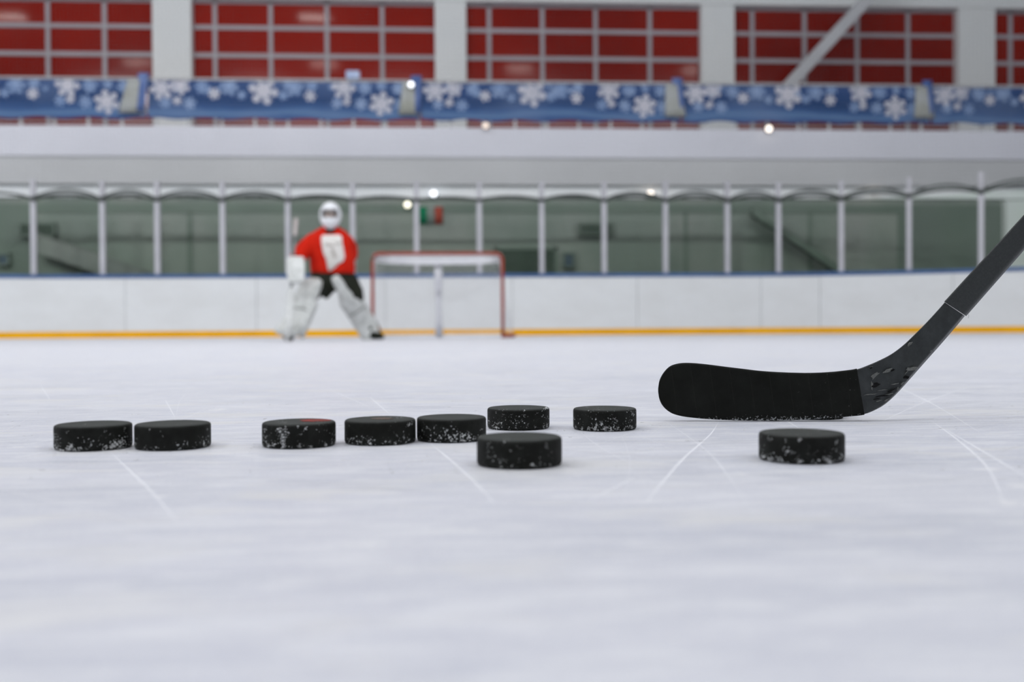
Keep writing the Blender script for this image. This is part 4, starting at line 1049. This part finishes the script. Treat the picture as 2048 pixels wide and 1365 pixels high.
# loose snow around the pucks
bm = B(); rnd = random.Random(11); sd_ = 0
for (x, y, *_r) in plist[:9]:
    for k in range(34):
        a = rnd.uniform(PI * 1.02, PI * 1.98) + rnd.choice([0, 0, 0, PI]); r_ = PR + abs(rnd.gauss(.002, .012)) + .0012
        sd_ += 1; rr = rnd.uniform(.0003, .0011)
        lump(bm, (x + r_ * math.cos(a), y + r_ * math.sin(a), .0), rr, (1.5, 1.4, .3), seed=9000 + sd_)
for k in range(320):
    y = rnd.uniform(.8, 2.0); x = rnd.uniform(-.5, .6) * y + .06 * y; rr = rnd.uniform(.0004, .0016)
    if any((x - q[0]) ** 2 + (y - q[1]) ** 2 < .041 ** 2 for q in plist): continue
    sd_ += 1; lump(bm, (x, y, .0), rr, (1.9, 1.7, .25), seed=9000 + sd_)
sv = link('ice_shavings', bm, m_snow); tag(sv, 'scattered white ice shavings on the rink around the pucks', 'snow', kind='stuff')

# ------------------------------------------------------------------ light
def area(x, y, z, sx, sy, pw, col=(.95, .97, 1)):
    l = bpy.data.lights.new('unseen_arena_light', 'AREA'); l.shape = 'RECTANGLE'; l.size = sx; l.size_y = sy; l.energy = pw; l.color = col
    o = bpy.data.objects.new('unseen_arena_light', l); COL.objects.link(o); o.location = (x, y, z)
    return o
for y in (-8, -1, 6):
    for x in (-14, -7, 0, 7, 14): area(x, y, 10.6, 4.0, 1.2, {-8: 560, -1: 460, 6: 330}[y])
for x, pw in ((-15, 3200), (-9, 2900), (-2.5, 2300), (4, 1900), (11, 1600)):     # unseen tilted lights added to brighten the far end
    o = area(x, 1.5, 10.95, 2.4, .4, pw); o.rotation_euler = (R(66), 0, 0)
for x, y in ((-13.2, 18.0), (-4.1, 18.3), (-11.0, 13.0), (-4.5, 13.0), (2.5, 12.6), (9, 12.6)): area(x, y, 9.6, .9, .45, 300, (1, .95, .9))
w = bpy.data.worlds.new('world'); SC.world = w; w.use_nodes = True
w.node_tree.nodes['Background'].inputs[0].default_value = (.8, .85, 1, 1); w.node_tree.nodes['Background'].inputs[1].default_value = .0

# ------------------------------------------------------------------ camera
cam = bpy.data.cameras.new('camera'); co = bpy.data.objects.new('camera', cam); COL.objects.link(co)
cam.lens = 35; cam.sensor_width = 36; cam.clip_start = .01; cam.clip_end = 200
co.matrix_world = Matrix.Translation((0, 0, .121)) @ Matrix.Rotation(R(-3.43), 4, 'Z') @ Matrix.Rotation(R(90 - .68), 4, 'X') @ Matrix.Rotation(R(-.34), 4, 'Z')
cam.dof.use_dof = True; cam.dof.focus_distance = 1.30; cam.dof.aperture_fstop = 3.8
SC.camera = co
SC.cycles.max_bounces = 6; SC.cycles.adaptive_threshold = .02; SC.cycles.diffuse_bounces = 3; SC.cycles.glossy_bounces = 3
vs_ = SC.view_settings
vs_.view_transform = 'Standard'; vs_.look = 'None'; vs_.gamma = 1; vs_.use_curve_mapping = False; vs_.exposure = -2.35
